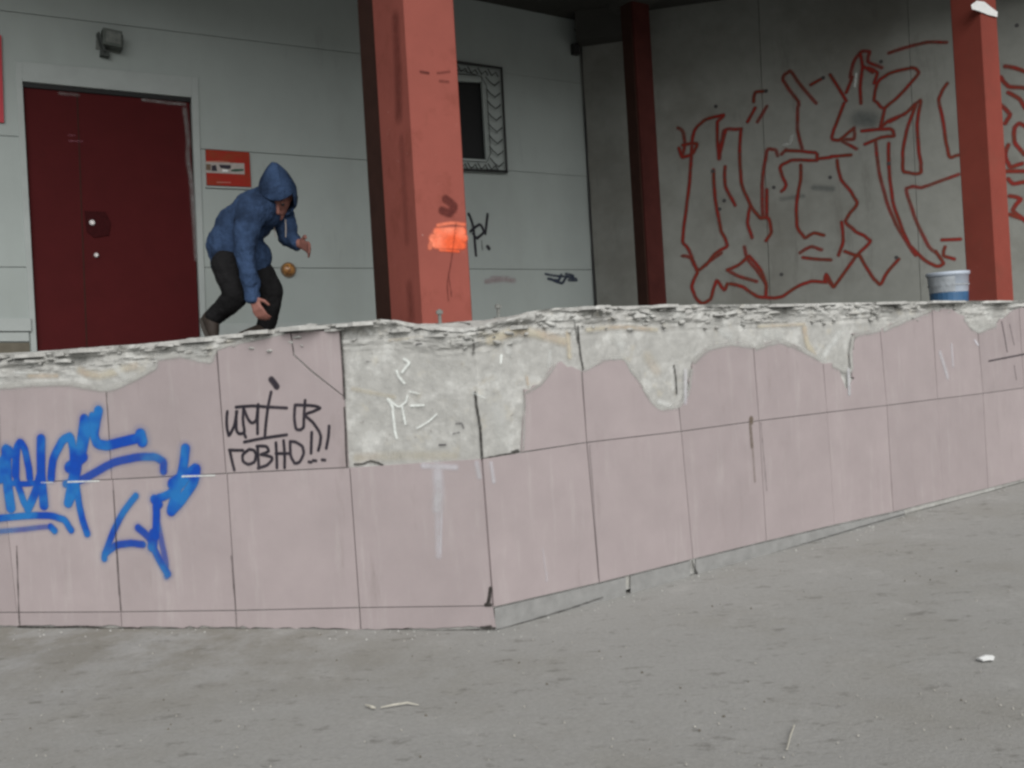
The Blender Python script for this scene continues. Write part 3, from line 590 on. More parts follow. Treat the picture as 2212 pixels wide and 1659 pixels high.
xe = [(-560, -540), (-28 - 300, 12 - 300), (38, 70), (416, 440), (800, 845), (1245, 1291)]
def panelA(i, j, top, bot): return slab('panel', quadA(xe[i], xe[j], top, bot), hA, nA, M['panel'], t=.03, gap=.003, proud=random.uniform(-.001, .001), parent=wA)
bk = MB()
Aend0 = hA(-560, 400); Aend0.z = 0; Aend1 = K.copy()
bk.frame(Vector((Aend0.x, Aend0.y, 0)) - nA * .35, Aend1 - Aend0, nA * .25, Z * KZ)
bk.build('wall_core', M['conc'], wA)
for (i, j) in ((0, 1), (1, 4), (4, 5)):
    panelA(i, j, fm, f0); panelA(i, j, f0, f1)
for (i, j) in ((0, 1), (1, 2), (3, 4)):
    panelA(i, j, f2, f3); panelA(i, j, f3, f4)
panelA(0, 1, f1, f2)
ftop = lambda x: 135 + (x - 40) * (170 - 135) / 385.
QA, QB = quadA(xe[1], xe[2], f1, f2), quadA(xe[3], xe[4], f1, f2)
slab('panel', [QA[0], QB[1], QB[2], QB[3], (414, 172), (40, 137), QA[2], QA[3]], hA, nA, M['panel'], t=.03, gap=.003, parent=wA)
# window bay: panels around the opening
wx0, wx1 = (940, 985), (1062, 1078)
panelA(4, 5, f3, f4)
def wl(x): return zrow([(800, 120), (985, 158), (1060, 168), (1262, 195)], x)
op = [(905, 170), (1040, 178), (1052, 345), (915, 336)]      # clear opening, its left part behind the column
P1 = quadA(xe[4], xe[5], f1, f2); P2 = quadA(xe[4], xe[5], f2, f3)
slab('panel', [P1[0], (905, f1(905)), (915, f2(915)), P1[3]], hA, nA, M['panel'], t=.03, gap=.003, parent=wA)
slab('panel', [(905, f1(905)), (1040, f1(1040)), op[1], op[0]], hA, nA, M['panel'], t=.03, gap=.0008, parent=wA)
slab('panel', [op[3], op[2], (1052, f2(1052)), (915, f2(915))], hA, nA, M['panel'], t=.03, gap=.0008, parent=wA)
slab('panel', [(1040, f1(1040)), P1[1], P1[2], (1052, f2(1052))], hA, nA, M['panel'], t=.03, gap=.0008, parent=wA)
slab('panel', P2, hA, nA, M['panel'], t=.03, gap=.003, parent=wA)
# door
def slabA(name, poly, mat, proud, t, parent, gap=0.0, label=None): return slab(name, poly, hA, nA, mat, t=t, proud=proud, gap=gap, parent=parent, label=label)
sur = thing('door_surround', hA(240, 780) - wA.location); sur.parent = wA
slabA('surround_side', [(33, 134), (48, 136), (48, 176), (82, 800), (70, 800), (33, 176)], M['surround'], .012, .04, sur)
slabA('surround_side', [(413, 168), (427, 168), (447, 800), (437, 800), (413, 212)], M['surround'], .012, .04, sur)
slabA('surround_top', [(48, 134), (413, 167), (413, 211), (48, 176)], M['surround'], .0125, .04, sur)
door = slabA('door', [(50, 186), (411, 218), (436, 800), (82, 800)], M['door'], -.02, .03, wA, .002, label='dark red steel door with a flaky pale right edge')
slabA('door_head_gap', [(48, 177), (413, 212), (413, 220), (48, 187)], M['dark'], -.004, .03, door)
# leaf seam, lock plate, locks
slabA('leaf_seam', [(166, 200), (169, 200), (192, 800), (189, 800)], M['rust'], -.0185, .003, door)
lp = slabA('lock_plate', [(183, 455), (228, 457), (240, 480), (236, 508), (204, 513), (188, 500)], mk('lock_plate_paint', (.035, .005, .006), .8, .1, var=.2, scale=30), -.012, .009, door)
for (x, y, r) in ((199, 481, .021), (208, 551, .017)):
    mb = MB(); c = hA(x, y, -.012); mb.tube([c - nA * .006, c + nA * .006, c + nA * .012], [r, r, r * .7], 14); mb.build('lock', M['metal'], door, smooth=False)
for (x0, x1, y) in ((150, 178, 288), (150, 180, 304), (152, 178, 318)):
    pass
graffiti('paint_scuff', PM['pinkfaint'], hA, aA, nA, [([(150, 290), (162, 291)], 4, .5), ([(150, 303), (178, 304)], 4, .5)], door, off=-.017, cell=.006, soft=.7, label='faint grey scuffs high on the door')
graffiti('paint_scuff', paint_mat('grey_edge_flaking', (.26, .25, .25), breakup=.75, nscale=16), hA, aA, nA, [([(400, 235), (408, 300), (407, 340), (415, 400), (420, 470), (426, 560)], 11, .6), ([(310, 214), (360, 220), (400, 224)], 8, .7), ([(130, 200), (170, 204)], 8, .4)], door, off=-.017, cell=.007, soft=.8, label='pale flaking edge where the red paint is worn')
# left of the door: sill and dark base
slabA('base_sill', [(-300, 690), (66, 688), (67, 716), (-300, 716)], M['surround'], .03, .06, wA, .001)
slabA('base_sill', [(-300, 719), (62, 718), (63, 738), (-300, 738)], M['surround'], .02, .06, wA, .001)
slabA('base_board', [(-300, 741), (64, 740), (66, 790), (-300, 790)], mk('brown_base_board', (.13, .12, .095), .9, .1, var=.2, scale=12), .012, .04, wA, .001)
slabA('skirting', [(447, 700), (845, 694), (847, 790), (450, 790)], M['surround'], .014, .04, wA, .001)
slabA('skirting', [(848, 694), (1289, 688), (1293, 790), (850, 790)], M['surround'], .014, .04, wA, .001)
# window: dark pane, masonry-coloured frame, iron grille in front
win = thing('window', hA(1000, 345) - wA.location); win.parent = wA
slabA('pane', [(905, 165), (1045, 175), (1056, 350), (915, 342)], M['dark'], -.06, .01, win)
gf = MB()
def barA(mb, pts, r, o): mb.tube([hA(x, y, o) for x, y in pts], r, 6)
barA(gf, [(880, 119), (1083, 147), (1095, 371), (880, 361), (880, 119)], .015, .05)
gf.build('grille_frame', M['black'], win)
gs = MB()
# ornament band: rounded inner loop, double rails and scrolls between it and the frame
barA(gs, [(890, 142), (1000, 152), (1040, 166), (1051, 186), (1060, 330), (1052, 350), (890, 342)], .004, .04)
barA(gs, [(890, 150), (1030, 163)], .005, .045)
for k in range(8):
    y = 176 + k * 25; x = 1054 + (y - 176) * .055
    barA(gs, [(x - 5, y - 10), (x + 3, y), (x + 14, y + 9), (x + 25, y)], .0055, .045)
for x in range(900, 1060, 22):
    yb = 343 + (x - 900) * .045; barA(gs, [(x, yb + 3), (x + 8, yb + 16), (x + 17, yb + 7), (x + 22, yb + 19)], .006, .045)
    yt = 134 + (x - 900) * .13; barA(gs, [(x, yt - 5), (x + 8, yt + 9), (x + 17, yt + 2), (x + 22, yt + 12)], .006, .045)
for x in (935, 968): barA(gs, [(x, 140), (x + 10, 350)], .009, .04)
gs.build('grille_scrollwork', M['grille'], win)
for (x, y) in ((1083, 147), (1095, 371)):
    mb = MB(); mb.tube([hA(x, y, .05), hA(x, y, -.01)], .012, 6); mb.build('grille_bracket', M['black'], win)
# black tags on this wall
graffiti('graffiti', PM['black'], hA, aA, nA, [([(1012, 462), (1022, 490), (1028, 552)], 6), ([(1053, 463), (1048, 505)], 6), ([(1016, 500), (1035, 485), (1045, 500), (1030, 515), (1022, 505)], 6), ([(1040, 520), (1042, 540)], 3, .5), ([(1053, 533), (1056, 537)], 8)], wA, cell=.006, label='black scrawl with a stroke like an exclamation mark right of the big column')
graffiti('graffiti', paint_mat('dark_blue_marker', (.035, .045, .07), breakup=.4, nscale=20), hA, aA, nA, [([(1178, 592), (1200, 596), (1225, 598), (1244, 602)], 5), ([(1184, 602), (1205, 606), (1212, 594)], 6), ([(1190, 603), (1213, 612), (1222, 600)], 6), ([(1222, 592), (1238, 596), (1228, 605), (1245, 605)], 6, .9)], wA, cell=.006, label='small dark blue tag low on the wall near the corner')
graffiti('graffiti', PM['pinkfaint'], hA, aA, nA, [([(1050, 608), (1080, 604), (1110, 606)], 14, .4), ([(1060, 598), (1100, 598)], 5, .4)], wA, cell=.01, soft=.9, label='faded pink smear low on the wall')
# ================================================================ CONCRETE WALL
wB = thing('concrete_wall', Vector(((K + bB * 2.5).x, (K + bB * 2.5).y, PT)), 'rough grey concrete wall covered by big red outline graffiti', 'wall')
bb = MB(); bb.frame(K - nB * .3 - bB * .05, bB * 9, nB * .27, Z * KZ); bb.build('wall_core', M['conc'], wB)
bx = [(1243, 1290), (1345, 1382), (1638, 1664), (1960, 1990), (2330, 2370), (2720, 2760)]
def XB(p, y): return p[0] + (p[1] - p[0]) * y / 660.0
for p, q in zip(bx, bx[1:]):
    slab('panel', [(XB(p, -160), -160), (XB(q, -160), -160), (XB(q, 860), 860), (XB(p, 860), 860)], hB, nB, M['conc'], t=.03, gap=.0025, proud=random.uniform(-.003, .003), parent=wB)
def RG(x, y): return (1474.7 + x / 3, y / 3)
def R6(x, y): return (1474.7 + x / 3, 553 + y / 3)
red = [[RG(-30, 830), RG(0, 850), RG(15, 930), RG(0, 1010)], [RG(0, 940), RG(90, 930), RG(70, 990), RG(0, 1020), RG(-25, 960)], [RG(60, 930), RG(75, 850), RG(140, 780), RG(265, 745), RG(225, 790)], [RG(225, 790), RG(225, 900), RG(235, 1030)],
    [RG(240, 1030), RG(265, 850), RG(380, 835)], [RG(380, 835), RG(370, 950), RG(380, 1180), RG(440, 1330), RG(500, 1410), RG(555, 1415), RG(575, 1500), RG(540, 1560)], [RG(60, 950), RG(45, 1180), RG(20, 1380), RG(0, 1560), R6(40, -40), R6(95, 100)], [RG(420, 790), RG(470, 700)], [RG(485, 790), RG(545, 690)], [RG(460, 660), RG(470, 600), RG(540, 590)],
    [RG(200, 1100), RG(210, 1280), RG(250, 1500)], [RG(275, 1080), RG(275, 1200), RG(340, 1330)], [RG(520, 1400), RG(515, 1200), RG(545, 980), RG(600, 970), RG(615, 1010)], [RG(545, 1400), RG(545, 1230)], [RG(640, 1240), RG(670, 1200), RG(630, 1090), RG(700, 1040), RG(870, 1040)], [RG(665, 975), RG(860, 990), RG(870, 1035)],
    [RG(775, 965), RG(745, 850), RG(745, 700), RG(750, 660), RG(650, 520), RG(695, 460), RG(770, 560), RG(865, 670)], [RG(830, 550), RG(910, 505)], [RG(955, 485), RG(1010, 570), RG(1060, 655)], [RG(1045, 670), RG(1000, 790), RG(965, 890), RG(1010, 910), RG(1110, 830)], [RG(1110, 840), RG(1110, 900), RG(1030, 910), RG(1125, 965)], [RG(960, 1015), RG(1090, 1005)],
    [RG(765, 1070), RG(765, 1160), RG(740, 1300), RG(740, 1460), RG(790, 1540), RG(850, 1510), RG(915, 1525)], [RG(1000, 1040), RG(1025, 1160), RG(1130, 1310), RG(1055, 1430), RG(1120, 1500), RG(1215, 1560), RG(1130, 1655)],
    [RG(1085, 500), RG(1105, 410), RG(1150, 340), RG(1210, 335), RG(1200, 400), RG(1290, 440)], [RG(1150, 350), RG(1165, 430), RG(1150, 560), RG(1155, 670)], [RG(1060, 600), RG(1100, 500)], [RG(1170, 430), RG(1230, 470)],
    [RG(1335, 345), RG(1440, 310), RG(1580, 275), RG(1710, 275)], [RG(1240, 640), RG(1260, 540), RG(1330, 480), RG(1480, 440), RG(1530, 470), RG(1450, 570), RG(1310, 700), RG(1240, 650)], [RG(1310, 700), RG(1290, 790), RG(1280, 830)], [RG(1160, 850), RG(1340, 835), RG(1370, 880), RG(1290, 890), RG(1180, 935)],
    [RG(1250, 920), RG(1270, 1100), RG(1320, 1300), RG(1380, 1450), RG(1470, 1600), RG(1510, 1655)], [RG(1335, 930), RG(1335, 1060), RG(1360, 1300), RG(1420, 1480), RG(1470, 1590)],
    [RG(1340, 790), RG(1450, 730), RG(1540, 650), RG(1520, 800), RG(1530, 980), RG(1545, 1115), RG(1435, 1115), RG(1425, 1000), RG(1450, 850), RG(1510, 680)], [RG(1715, 540), RG(1660, 640), RG(1690, 800), RG(1725, 1010), RG(1790, 1005)], [RG(1790, 1130), RG(1650, 1180), RG(1550, 1215), RG(1450, 1220), RG(1500, 1400), RG(1590, 1590), RG(1660, 1655)], [RG(1680, 1555), RG(1800, 1550)], [RG(1700, 1600), RG(1690, 1655), R6(1760, 20)],
    [R6(1480, -60), R6(1560, 20), R6(1640, 65), R6(1690, 50), R6(1640, -30)], [R6(0, 0), R6(50, 10), R6(100, 90), R6(180, 30), R6(250, -20)], [R6(95, 110), R6(60, 190), R6(80, 260), R6(120, 305), R6(180, 280), R6(220, 160), R6(270, 220), R6(290, 180)], [R6(310, 180), R6(390, 200), R6(480, 260), R6(560, 270), R6(640, 265), R6(740, 200), R6(830, 165), R6(930, 170)],
    [R6(930, 140), R6(975, 200), R6(1010, 160), R6(1110, 20), R6(1140, -10), R6(1200, 90), R6(1275, 185), R6(1330, 100), R6(1400, 20)], [R6(290, 90), R6(360, 130), R6(480, 165)], [R6(290, 90), R6(360, 60), R6(430, 0)], [R6(430, 0), R6(500, 80), R6(540, 180), R6(540, 250)], [R6(780, 10), R6(860, 20), R6(960, 25)], [R6(760, -20), R6(830, -60), R6(900, -40)], [R6(1050, -30), R6(1130, 0)], [R6(920, 170), R6(930, 120), R6(975, 195)]]
red += [[RG(250, 1500), RG(290, 1590), RG(215, 1640), R6(150, 60)], [R6(540, 180), R6(480, 90), R6(420, 20), RG(400, 1600)], [RG(440, 1330), RG(420, 1440), RG(450, 1540)], [RG(1030, 1440), RG(1040, 1560), RG(1010, 1655)], [RG(1200, 440), RG(1260, 470), RG(1240, 540)], [RG(640, 1000), RG(670, 970)], [RG(1440, 740), RG(1340, 780), RG(1290, 820)], [RG(280, 840), RG(240, 1000)], [RG(870, 1030), RG(960, 1020)]]
graffiti('graffiti', PM['red'], hB, bB, nB, [(s, 8.2, 1.0 if i % 4 else .85) for i, s in enumerate(red)], wB, cell=.008, soft=.7, label='large tangled dark red outline letters')
red2 = [[RG(2090, 430), RG(2150, 440), RG(2260, 480)], [RG(2060, 500), RG(2110, 560), RG(2212, 570), RG(2300, 590)], [RG(2060, 680), RG(2120, 740), RG(2090, 800)], [RG(2110, 600), RG(2180, 640), RG(2220, 700)], [RG(2150, 830), RG(2180, 800), RG(2240, 830)], [RG(2150, 830), RG(2150, 920), RG(2212, 1000)], [RG(2110, 940), RG(2090, 1000), RG(2120, 1080), RG(2200, 1060)], [RG(2090, 1110), RG(2212, 1110), RG(2300, 1130)], [RG(2110, 1160), RG(2140, 1190), RG(2212, 1180)], [RG(2120, 1270), RG(2190, 1290), RG(2140, 1360), RG(2220, 1430), RG(2300, 1440)], [RG(2280, 600), RG(2330, 800), RG(2290, 1000)], [RG(2120, 1390), RG(2212, 1420)]]
graffiti('graffiti', PM['red'], hB, bB, nB, [(s, 9.5) for s in red2], wB, cell=.008, soft=.6, label='dense dark red scribbles right of the far column')
th = [RG(215, 690), RG(540, 590), RG(910, 505), RG(1285, 400), RG(195, 1110), RG(270, 1300), RG(590, 1215), RG(955, 1150), RG(1335, 1060), R6(1385, 10), RG(2165, 165), RG(240, 1355), R6(640, 120)]
tb = []
for x, y in th:
    mb = MB(); c = hB(x, y); mb.tube([c - nB * .01, c + nB * .004], .019, 10); mb.build('tie_hole_plug', M['black'], wB)
graffiti('paint_patch', paint_mat('grey_patch', (.10, .115, .115), breakup=.5, nscale=9), hB, bB, nB, [([RG(1140, 770), RG(1220, 780)], 44, .6), ([RG(850, 1215), RG(970, 1225)], 16, .5), ([RG(640, 1290), RG(780, 1270)], 12, .4)], wB, off=.002, cell=.012, soft=1.0, label='grey smudge behind the red letters')
graffiti('paint_patch', PM['chalk_or_lit_joint'], hB, bB, nB, [([RG(1125, 480), RG(1115, 560)], 8, .7), ([RG(710, 880), RG(700, 920)], 8, .4), ([RG(650, 940), RG(690, 935)], 5, .5)], wB, off=.005, cell=.008, soft=1.0, label='small whitish spots on the concrete')
# cable down the corner with its junction box
cb = thing('cable', Vector((hA(1262, 300).x, hA(1262, 300).y, PT)), 'thin black cable running down the inner corner of the walls, with a small junction box', 'cable')
mb = MB(); mb.tube([hA(1243 + 46 * t, -120 + 830 * t, .02 + .004 * math.sin(t * 30)) for t in np.linspace(0, 1, 24)], .011, 6); mb.build('cable_run', M['black'], cb)
mb = MB(); c = hA(1247, 105, .05); mb.frame(c - aA * .05 - Z * .06 - nA * .045, aA * .07, nA * .06, Z * .11); mb.build('junction_box', M['black'], cb)
mb = MB(); mb.tube([c, c + Z * .12 + aA * .03, c + Z * .2 - aA * .01], .012, 6); mb.build('cable_loop', M['black'], cb)
# ================================================================ COLUMNS AND CANOPY
def solve_w(E, d, xt, yref):
    """length along d from E until it projects to column xt"""
    lo, hi = 0.0, 2.0
    def px(p):
        v = p - CAMP; return CX + FPX * v.dot(Rv) / v.dot(Fv)
    s = 1 if px(E + d) > px(E) else -1
    for _ in range(40):
        mid = (lo + hi) / 2
        if (px(E + d * mid) - xt) * s < 0: lo = mid
        else: hi = mid
    return lo
def lean(o, base, tx): pass
def boxcol(mb, E, wa, wb, z0, z1, r=.008):
    """square steel column, near edge at E, wa along the wall direction, wb backwards, edges eased"""
    a, b = aA, -nA
    cs = [(E, a, b, wa, wb)]
    pts = [E + a * r, E + a * (wa - r), E + a * wa + b * r, E + a * wa + b * (wb - r), E + a * (wa - r) + b * wb, E + a * r + b * wb, E + b * (wb - r), E + b * r]
    n = 8; mb.add([Vector((p.x, p.y, z0)) for p in pts] + [Vector((p.x, p.y, z1)) for p in pts],
        [tuple(range(n, 2 * n)), tuple(range(n))[::-1]] + [(i, (i + 1) % n, n + (i + 1) % n, n + i) for i in range(n)])
    return mb
BZ = 4.32
# main column: its near edge passes the traced point
E1 = at(912, 660, 4.42)
c1 = thing('steel_column', Vector((E1.x, E1.y, PT)), 'thick faded red steel column with an orange paint splotch, standing on the ledge corner', 'column', 'red steel columns holding the canopy')
w1 = solve_w(Vector((E1.x, E1.y, E1.z)), aA, 1020, 660); w1b = solve_w(E1, -nA, 843, 660)
boxcol(MB(), E1, w1, w1b, topz(0) - .05, BZ).build('column_shaft', M['redpaint'], c1)
Er = E1 - nA * (w1b + .004) + aA * .012
wr_ = solve_w(E1 - nA * w1b, -nA, 808, 660)
boxcol(MB(), Er, w1 * .8, wr_, topz(0) - .02, BZ, .004).build('rear_flange', M['rust'], c1, label='dark rusty flange at the back left of the column')
seam = MB(); seam.frame(Vector((E1.x, E1.y, topz(0))) + aA * (w1 * .47) + nA * .0006, aA * .004, nA * .0012, Z * .32)
pl = MB(); pl.frame(Vector((E1.x, E1.y, topz(0) - .035)) - aA * .05 + nA * .05, aA * (w1 + .16), -nA * (w1b + .15), Z * .014); pl.build('base_plate', M['rust'], c1)
def H1(x, y): return hit(x, y, E1, nA)
graffiti('graffiti', PM['orange'], H1, aA, nA, [([(944, 502), (998, 500)], 22), ([(936, 516), (1000, 514)], 24), ([(940, 528), (998, 530)], 20), ([(945, 487), (975, 482), (1003, 485)], 8, .75), ([(928, 535), (935, 515)], 13, .6), ([(950, 540), (990, 543)], 7, .8)], c1, cell=.004, soft=.6, label='bright orange spray-painted splotch')
graffiti('paint_scuff', PM['darkred'], H1, aA, nA, [([(908, 155), (925, 158)], 6, .8), ([(945, 158), (970, 155)], 6, .5), ([(950, 175), (968, 177)], 6, .5), ([(962, 430), (980, 445), (970, 460), (955, 455)], 20, .75), ([(985, 480), (975, 560), (966, 610), (968, 650)], 3.2, .6), ([(968, 590), (975, 640)], 3, .5)], c1, cell=.004, soft=.6, label='dark scuffs on the bright face of the column')
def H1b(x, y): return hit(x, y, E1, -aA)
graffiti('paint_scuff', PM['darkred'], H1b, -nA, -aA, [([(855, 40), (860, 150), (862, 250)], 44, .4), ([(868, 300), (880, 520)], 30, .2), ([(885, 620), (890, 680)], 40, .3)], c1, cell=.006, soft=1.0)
def bolt(x, ybase, ytop, depth, label):
    b0 = at(x + 1, ybase, depth); t = thing('anchor_bolt', b0, label, 'bolt', 'rusty anchor bolts sticking up at the ledge corner')
    hgt = at(x, ytop, depth).z - b0.z
    MB().tube([b0 - Z * .05, b0 + Z * hgt], .0085, 8).build('bolt_rod', M['zinc'], t)
    MB().tube([b0 + Z * (hgt - .022), b0 + Z * (hgt - .006)], .017, 6).build('nut', M['zinc'], t)
    MB().tube([b0 + Z * .004, b0 + Z * .012], .024, 10).build('washer', M['zinc'], t)
bolt(950, 704, 668, 4.22, 'pale anchor bolt standing right in front of the big red column'); bolt(1077, 690, 656, 4.45, 'anchor bolt standing free to the right of the big red column')
# right column
E2 = at(2156, 640, 6.72)
c2 = thing('steel_column', Vector((E2.x, E2.y, PT)), 'slim red steel column with a torn white paper scrap near its top, by the pail', 'column', 'red steel columns holding the canopy')
w2 = solve_w(E2, aA, 2190, 640); w2b = solve_w(E2, -nA, 2090, 640)
boxcol(MB(), E2, w2, w2b, PT - .05, BZ).build('column_shaft', M['redpaint2'], c2)
pl = MB(); pl.frame(Vector((E2.x, E2.y, PT - .03)) - aA * .05 + nA * .05, aA * (w2 + .1), -nA * (w2b + .1), Z * .016); pl.build('base_plate', M['rust'], c2)
def H2(x, y): return hit(x, y, E2, nA)
def H2b(x, y): return hit(x, y, E2, -aA)
def poly_sheet(name, pts, label=None, parent=None, mat=None):
    n = len(pts); c = sum(pts, Vector((0, 0, 0))) / n
    return obj(name, pts + [c], [(i, (i + 1) % n, n) for i in range(n)], mat or M['white'], parent)
sc = MB()
pp = [H2(x, y) + nA * o for x, y, o in ((2094, 12, .012), (2106, 3, .014), (2124, 5, .009), (2136, 15, .009), (2151, 27, .012), (2150, 38, .014), (2132, 33, .009), (2112, 25, .009), (2096, 21, .012))]
ps = poly_sheet('paper_scrap', pp); sm = ps.modifiers.new('s', 'SOLIDIFY'); sm.thickness = .0015
tag(ps, 'torn white paper scrap stuck round the upper part of the slim red column', 'paper')
# rear column
E3 = at(1402, 600, 8.1)
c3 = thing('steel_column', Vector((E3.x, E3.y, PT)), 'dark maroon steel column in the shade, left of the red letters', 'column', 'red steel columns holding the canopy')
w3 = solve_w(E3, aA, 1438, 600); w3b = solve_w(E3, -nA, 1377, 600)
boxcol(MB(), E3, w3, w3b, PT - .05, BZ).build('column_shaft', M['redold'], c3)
boxcol(MB(), E3 - aA * .012 - nA * .02, .012, w3b - .02, PT - .05, BZ, .002).build('side_flange', M['rust'], c3)
# canopy
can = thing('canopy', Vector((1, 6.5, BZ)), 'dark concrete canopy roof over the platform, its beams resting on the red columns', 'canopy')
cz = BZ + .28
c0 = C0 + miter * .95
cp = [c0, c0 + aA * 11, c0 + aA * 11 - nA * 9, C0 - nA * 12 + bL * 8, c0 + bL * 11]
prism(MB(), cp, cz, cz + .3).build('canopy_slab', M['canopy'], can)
def beam(p, q, wd, z0, z1):
    d = (q - p); d.z = 0; s = d.normalized().cross(Z) * wd
    MB().frame(Vector((p.x, p.y, z0)) - s / 2, d, s, Z * (z1 - z0)).build('beam', M['canopy'], can)
beam(K + nB * .13 + bB * .02, K + nB * .13 + bB * .72, .24, BZ, cz - .002)
beam(E3 - nA * .3 + aA * .1, E3 + nA * 3.2 + aA * .1, .26, BZ, cz - .002)
beam(E1 + aA * .13 + bL * 3 - nA * .1, E1 + aA * .13 - nA * .1, .24, BZ, cz - .002)
beam(E1 + aA * .3 - nA * .12, E2 + aA * .2 - nA * .12, .24, BZ, cz - .002)
beam(E2 + aA * .25 - nA * .12, E2 + aA * 4 - nA * .12, .24, BZ, cz - .002)
# ================================================================ THINGS ON THE WALLS
sg = thing('notice_sign', hA(490, 400), 'small red notice with a pale picture band, between the door and the person', 'sign')
slabA('sign_board', [(443, 324), (537, 330), (541, 405), (446, 401)], M['signred'], .022, .018, sg)
def S3(x, y): return ((460 + x / 11.85) * .9217, (320 + y / 11.85) * .9217)
slabA('sign_band', [S3(240, 720), S3(1310, 760), S3(1320, 1070), S3(245, 1020)], M['signpale'], .0245, .002, sg)
slabA('sign_print', [S3(600, 800), S3(930, 810), S3(940, 900), S3(860, 930), S3(650, 890)], M['signdark'], .026, .001, sg)
slabA('sign_print', [S3(400, 830), S3(520, 800), S3(560, 980), S3(400, 970)], M['signdark'], .026, .001, sg)
slabA('sign_print', [S3(940, 940), S3(1060, 915), S3(1290, 920), S3(1290, 970), S3(1060, 995), S3(945, 985)], M['signgreen'], .026, .001, sg)
slabA('sign_print', [S3(250, 780), S3(380, 790), S3(380, 960), S3(250, 950)], mk('brown_sign_print', (.12, .08, .05), .5), .026, .001, sg)
slabA('sign_print', [S3(700, 930), S3(860, 930), S3(850, 1000), S3(700, 990)], M['white'], .0262, .001, sg)
slabA('sign_print', [S3(540, 1270), S3(940, 1280), S3(940, 1310), S3(540, 1300)], mk('pink_sign_print', (.42, .17, .14), .5), .0232, .001, sg)
slabA('sign_print', [S3(250, 700), S3(600, 690), S3(900, 720), S3(900, 745), S3(600, 720), S3(250, 735)], mk('pink_sign_edge', (.45, .2, .14), .5), .0236, .001, sg)
slabA('sign_edge', [(443, 402), (541, 406), (541, 410), (443, 406)], M['surround'], .02, .016, sg)
s2 = slabA('wall_poster', [(-60, 60), (2, 66), (7, 268), (-56, 262)], mk('crimson_poster', (.40, .035, .05), .5, .3, var=.1, scale=9), .016, .012, None) if False else None
def topslab(name, poly, mat, proud, t, label, cat):
    P = [hA(*p) + nA * proud for p in poly]; mb = MB(); n = 4
    mb.add([p - nA * t for p in P] + P, [(0, 3, 2, 1), (4, 5, 6, 7), (0, 1, 5, 4), (1, 2, 6, 5), (2, 3, 7, 6), (3, 0, 4, 7)]); o = mb.build(name, mat); return tag(o, label, cat)
topslab('wall_board', [(-60, 262), (-64, 70), (2, 78), (8, 266)][::-1], mk('crimson_board', (.40, .035, .05), .5, .3, var=.1, scale=9), .02, .019, 'crimson board on the wall left of the door, cut by the photo edge', 'board')
# lamp over the door
lc = hA(237, 95)
lamp = thing('wall_lamp', lc, 'small dull grey box lamp on a bracket above the red door', 'lamp')
lg = mk('dull_lamp_grey', (.16, .175, .165), .8, .15, var=.35, scale=25)
def lbox(name, cx_, cz_, w_, h_, d0, d1, mat, rot=0):
    ca, sa = math.cos(rot), math.sin(rot); ax_ = (aA * ca + Z * sa); az_ = (Z * ca - aA * sa)
    o = lc + aA * cx_ + Z * cz_ + nA * d0 - ax_ * w_ / 2 - az_ * h_ / 2
    return MB().frame(o, ax_ * w_, nA * (d1 - d0), az_ * h_).build(name, mat, lamp)
lbox('back_plate', -.01, .0, .17, .12, .0, .012, lg, -.08)
lbox('lamp_housing', .0, .01, .13, .12, .03, .12, M['lampdark'], -.08)
lbox('lamp_glass', .005, .012, .10, .085, .12, .124, lg, -.08)
lbox('bracket_arm', -.07, -.02, .012, .14, .0, .09, M['lampmetal'], .25); lbox('bracket_arm', .072, .0, .010, .11, .0, .08, M['lampmetal'], -.1)
lbox('terminal_box', -.045, -.09, .06, .045, .0, .06, M['lampmetal'], -.1)
# unidentified amber round thing, given the form of a domed cap on the wall
bc = hA(622, 583); cap = thing('amber_disc', bc, 'small round amber object of unclear kind, mounted as a cap on the grey wall, below the raised hand of the person', 'disc')
mb = MB(); mb.tube([bc, bc + nA * .02], .062, 20); mb.build('rim', mk('cap_rim', (.14, .08, .03), .4, .5, var=.3, scale=40), cap)
mb = MB(); mb.sphere(bc + nA * .02, (.052, .052, .035), 18, 10, ax=(aA, Z, nA)); mb.build('dome', M['brass'], cap, smooth=True)
# pail behind the right column
pc = at(2052, 660, 7.0); pc.z = PT
pail = thing('pail', pc, 'white plastic pail with blue lower band, standing half behind the slim red column', 'bucket')
def lathe(prof, c, n=24, a0=0, a1=2 * math.pi):
    vs = []; fs = []; k = n if a1 - a0 > 6.28 else n + 1
    for r, z in prof: vs += [c + Vector((math.cos(a0 + (a1 - a0) * i / n) * r, math.sin(a0 + (a1 - a0) * i / n) * r, z)) for i in range(k)]
    for j in range(len(prof) - 1):
        for i in range(n): fs.append((j * k + i, j * k + (i + 1) % k, (j + 1) * k + (i + 1) % k, (j + 1) * k + i))
    return vs, fs
s7 = 7.0 / FPX
rp = 48 * s7; hp = .26
rp = .155
prof = [(.001, 0), (rp * .86, 0), (rp * .87, .012), (rp * .97, hp - .03), (rp, hp - .028), (rp * 1.04, hp - .02), (rp * 1.04, hp), (rp * .98, hp + .004), (rp * .95, hp - .004), (rp * .85, .02), (.001, .02)]
v_, f_ = lathe(prof, pc); obj('pail_body', v_, f_, M['bucketw'], pail, smooth=True)
v_, f_ = lathe([(rp * .877, .03), (rp * .90, .105)], pc); o = obj('blue_band', [pc + (v - pc) * 1.0 + (Vector(((v - pc).x, (v - pc).y, 0)).normalized() * .002) for v in v_], f_, M['bucketb'], pail)
v_, f_ = lathe([(rp * .905, .11), (rp * .955, .225)], pc, 10, math.radians(185), math.radians(262)); o = obj('pail_label', [v + Vector(((v - pc).x, (v - pc).y, 0)).normalized() * .005 for v in v_], f_, M['bucketg'], pail)
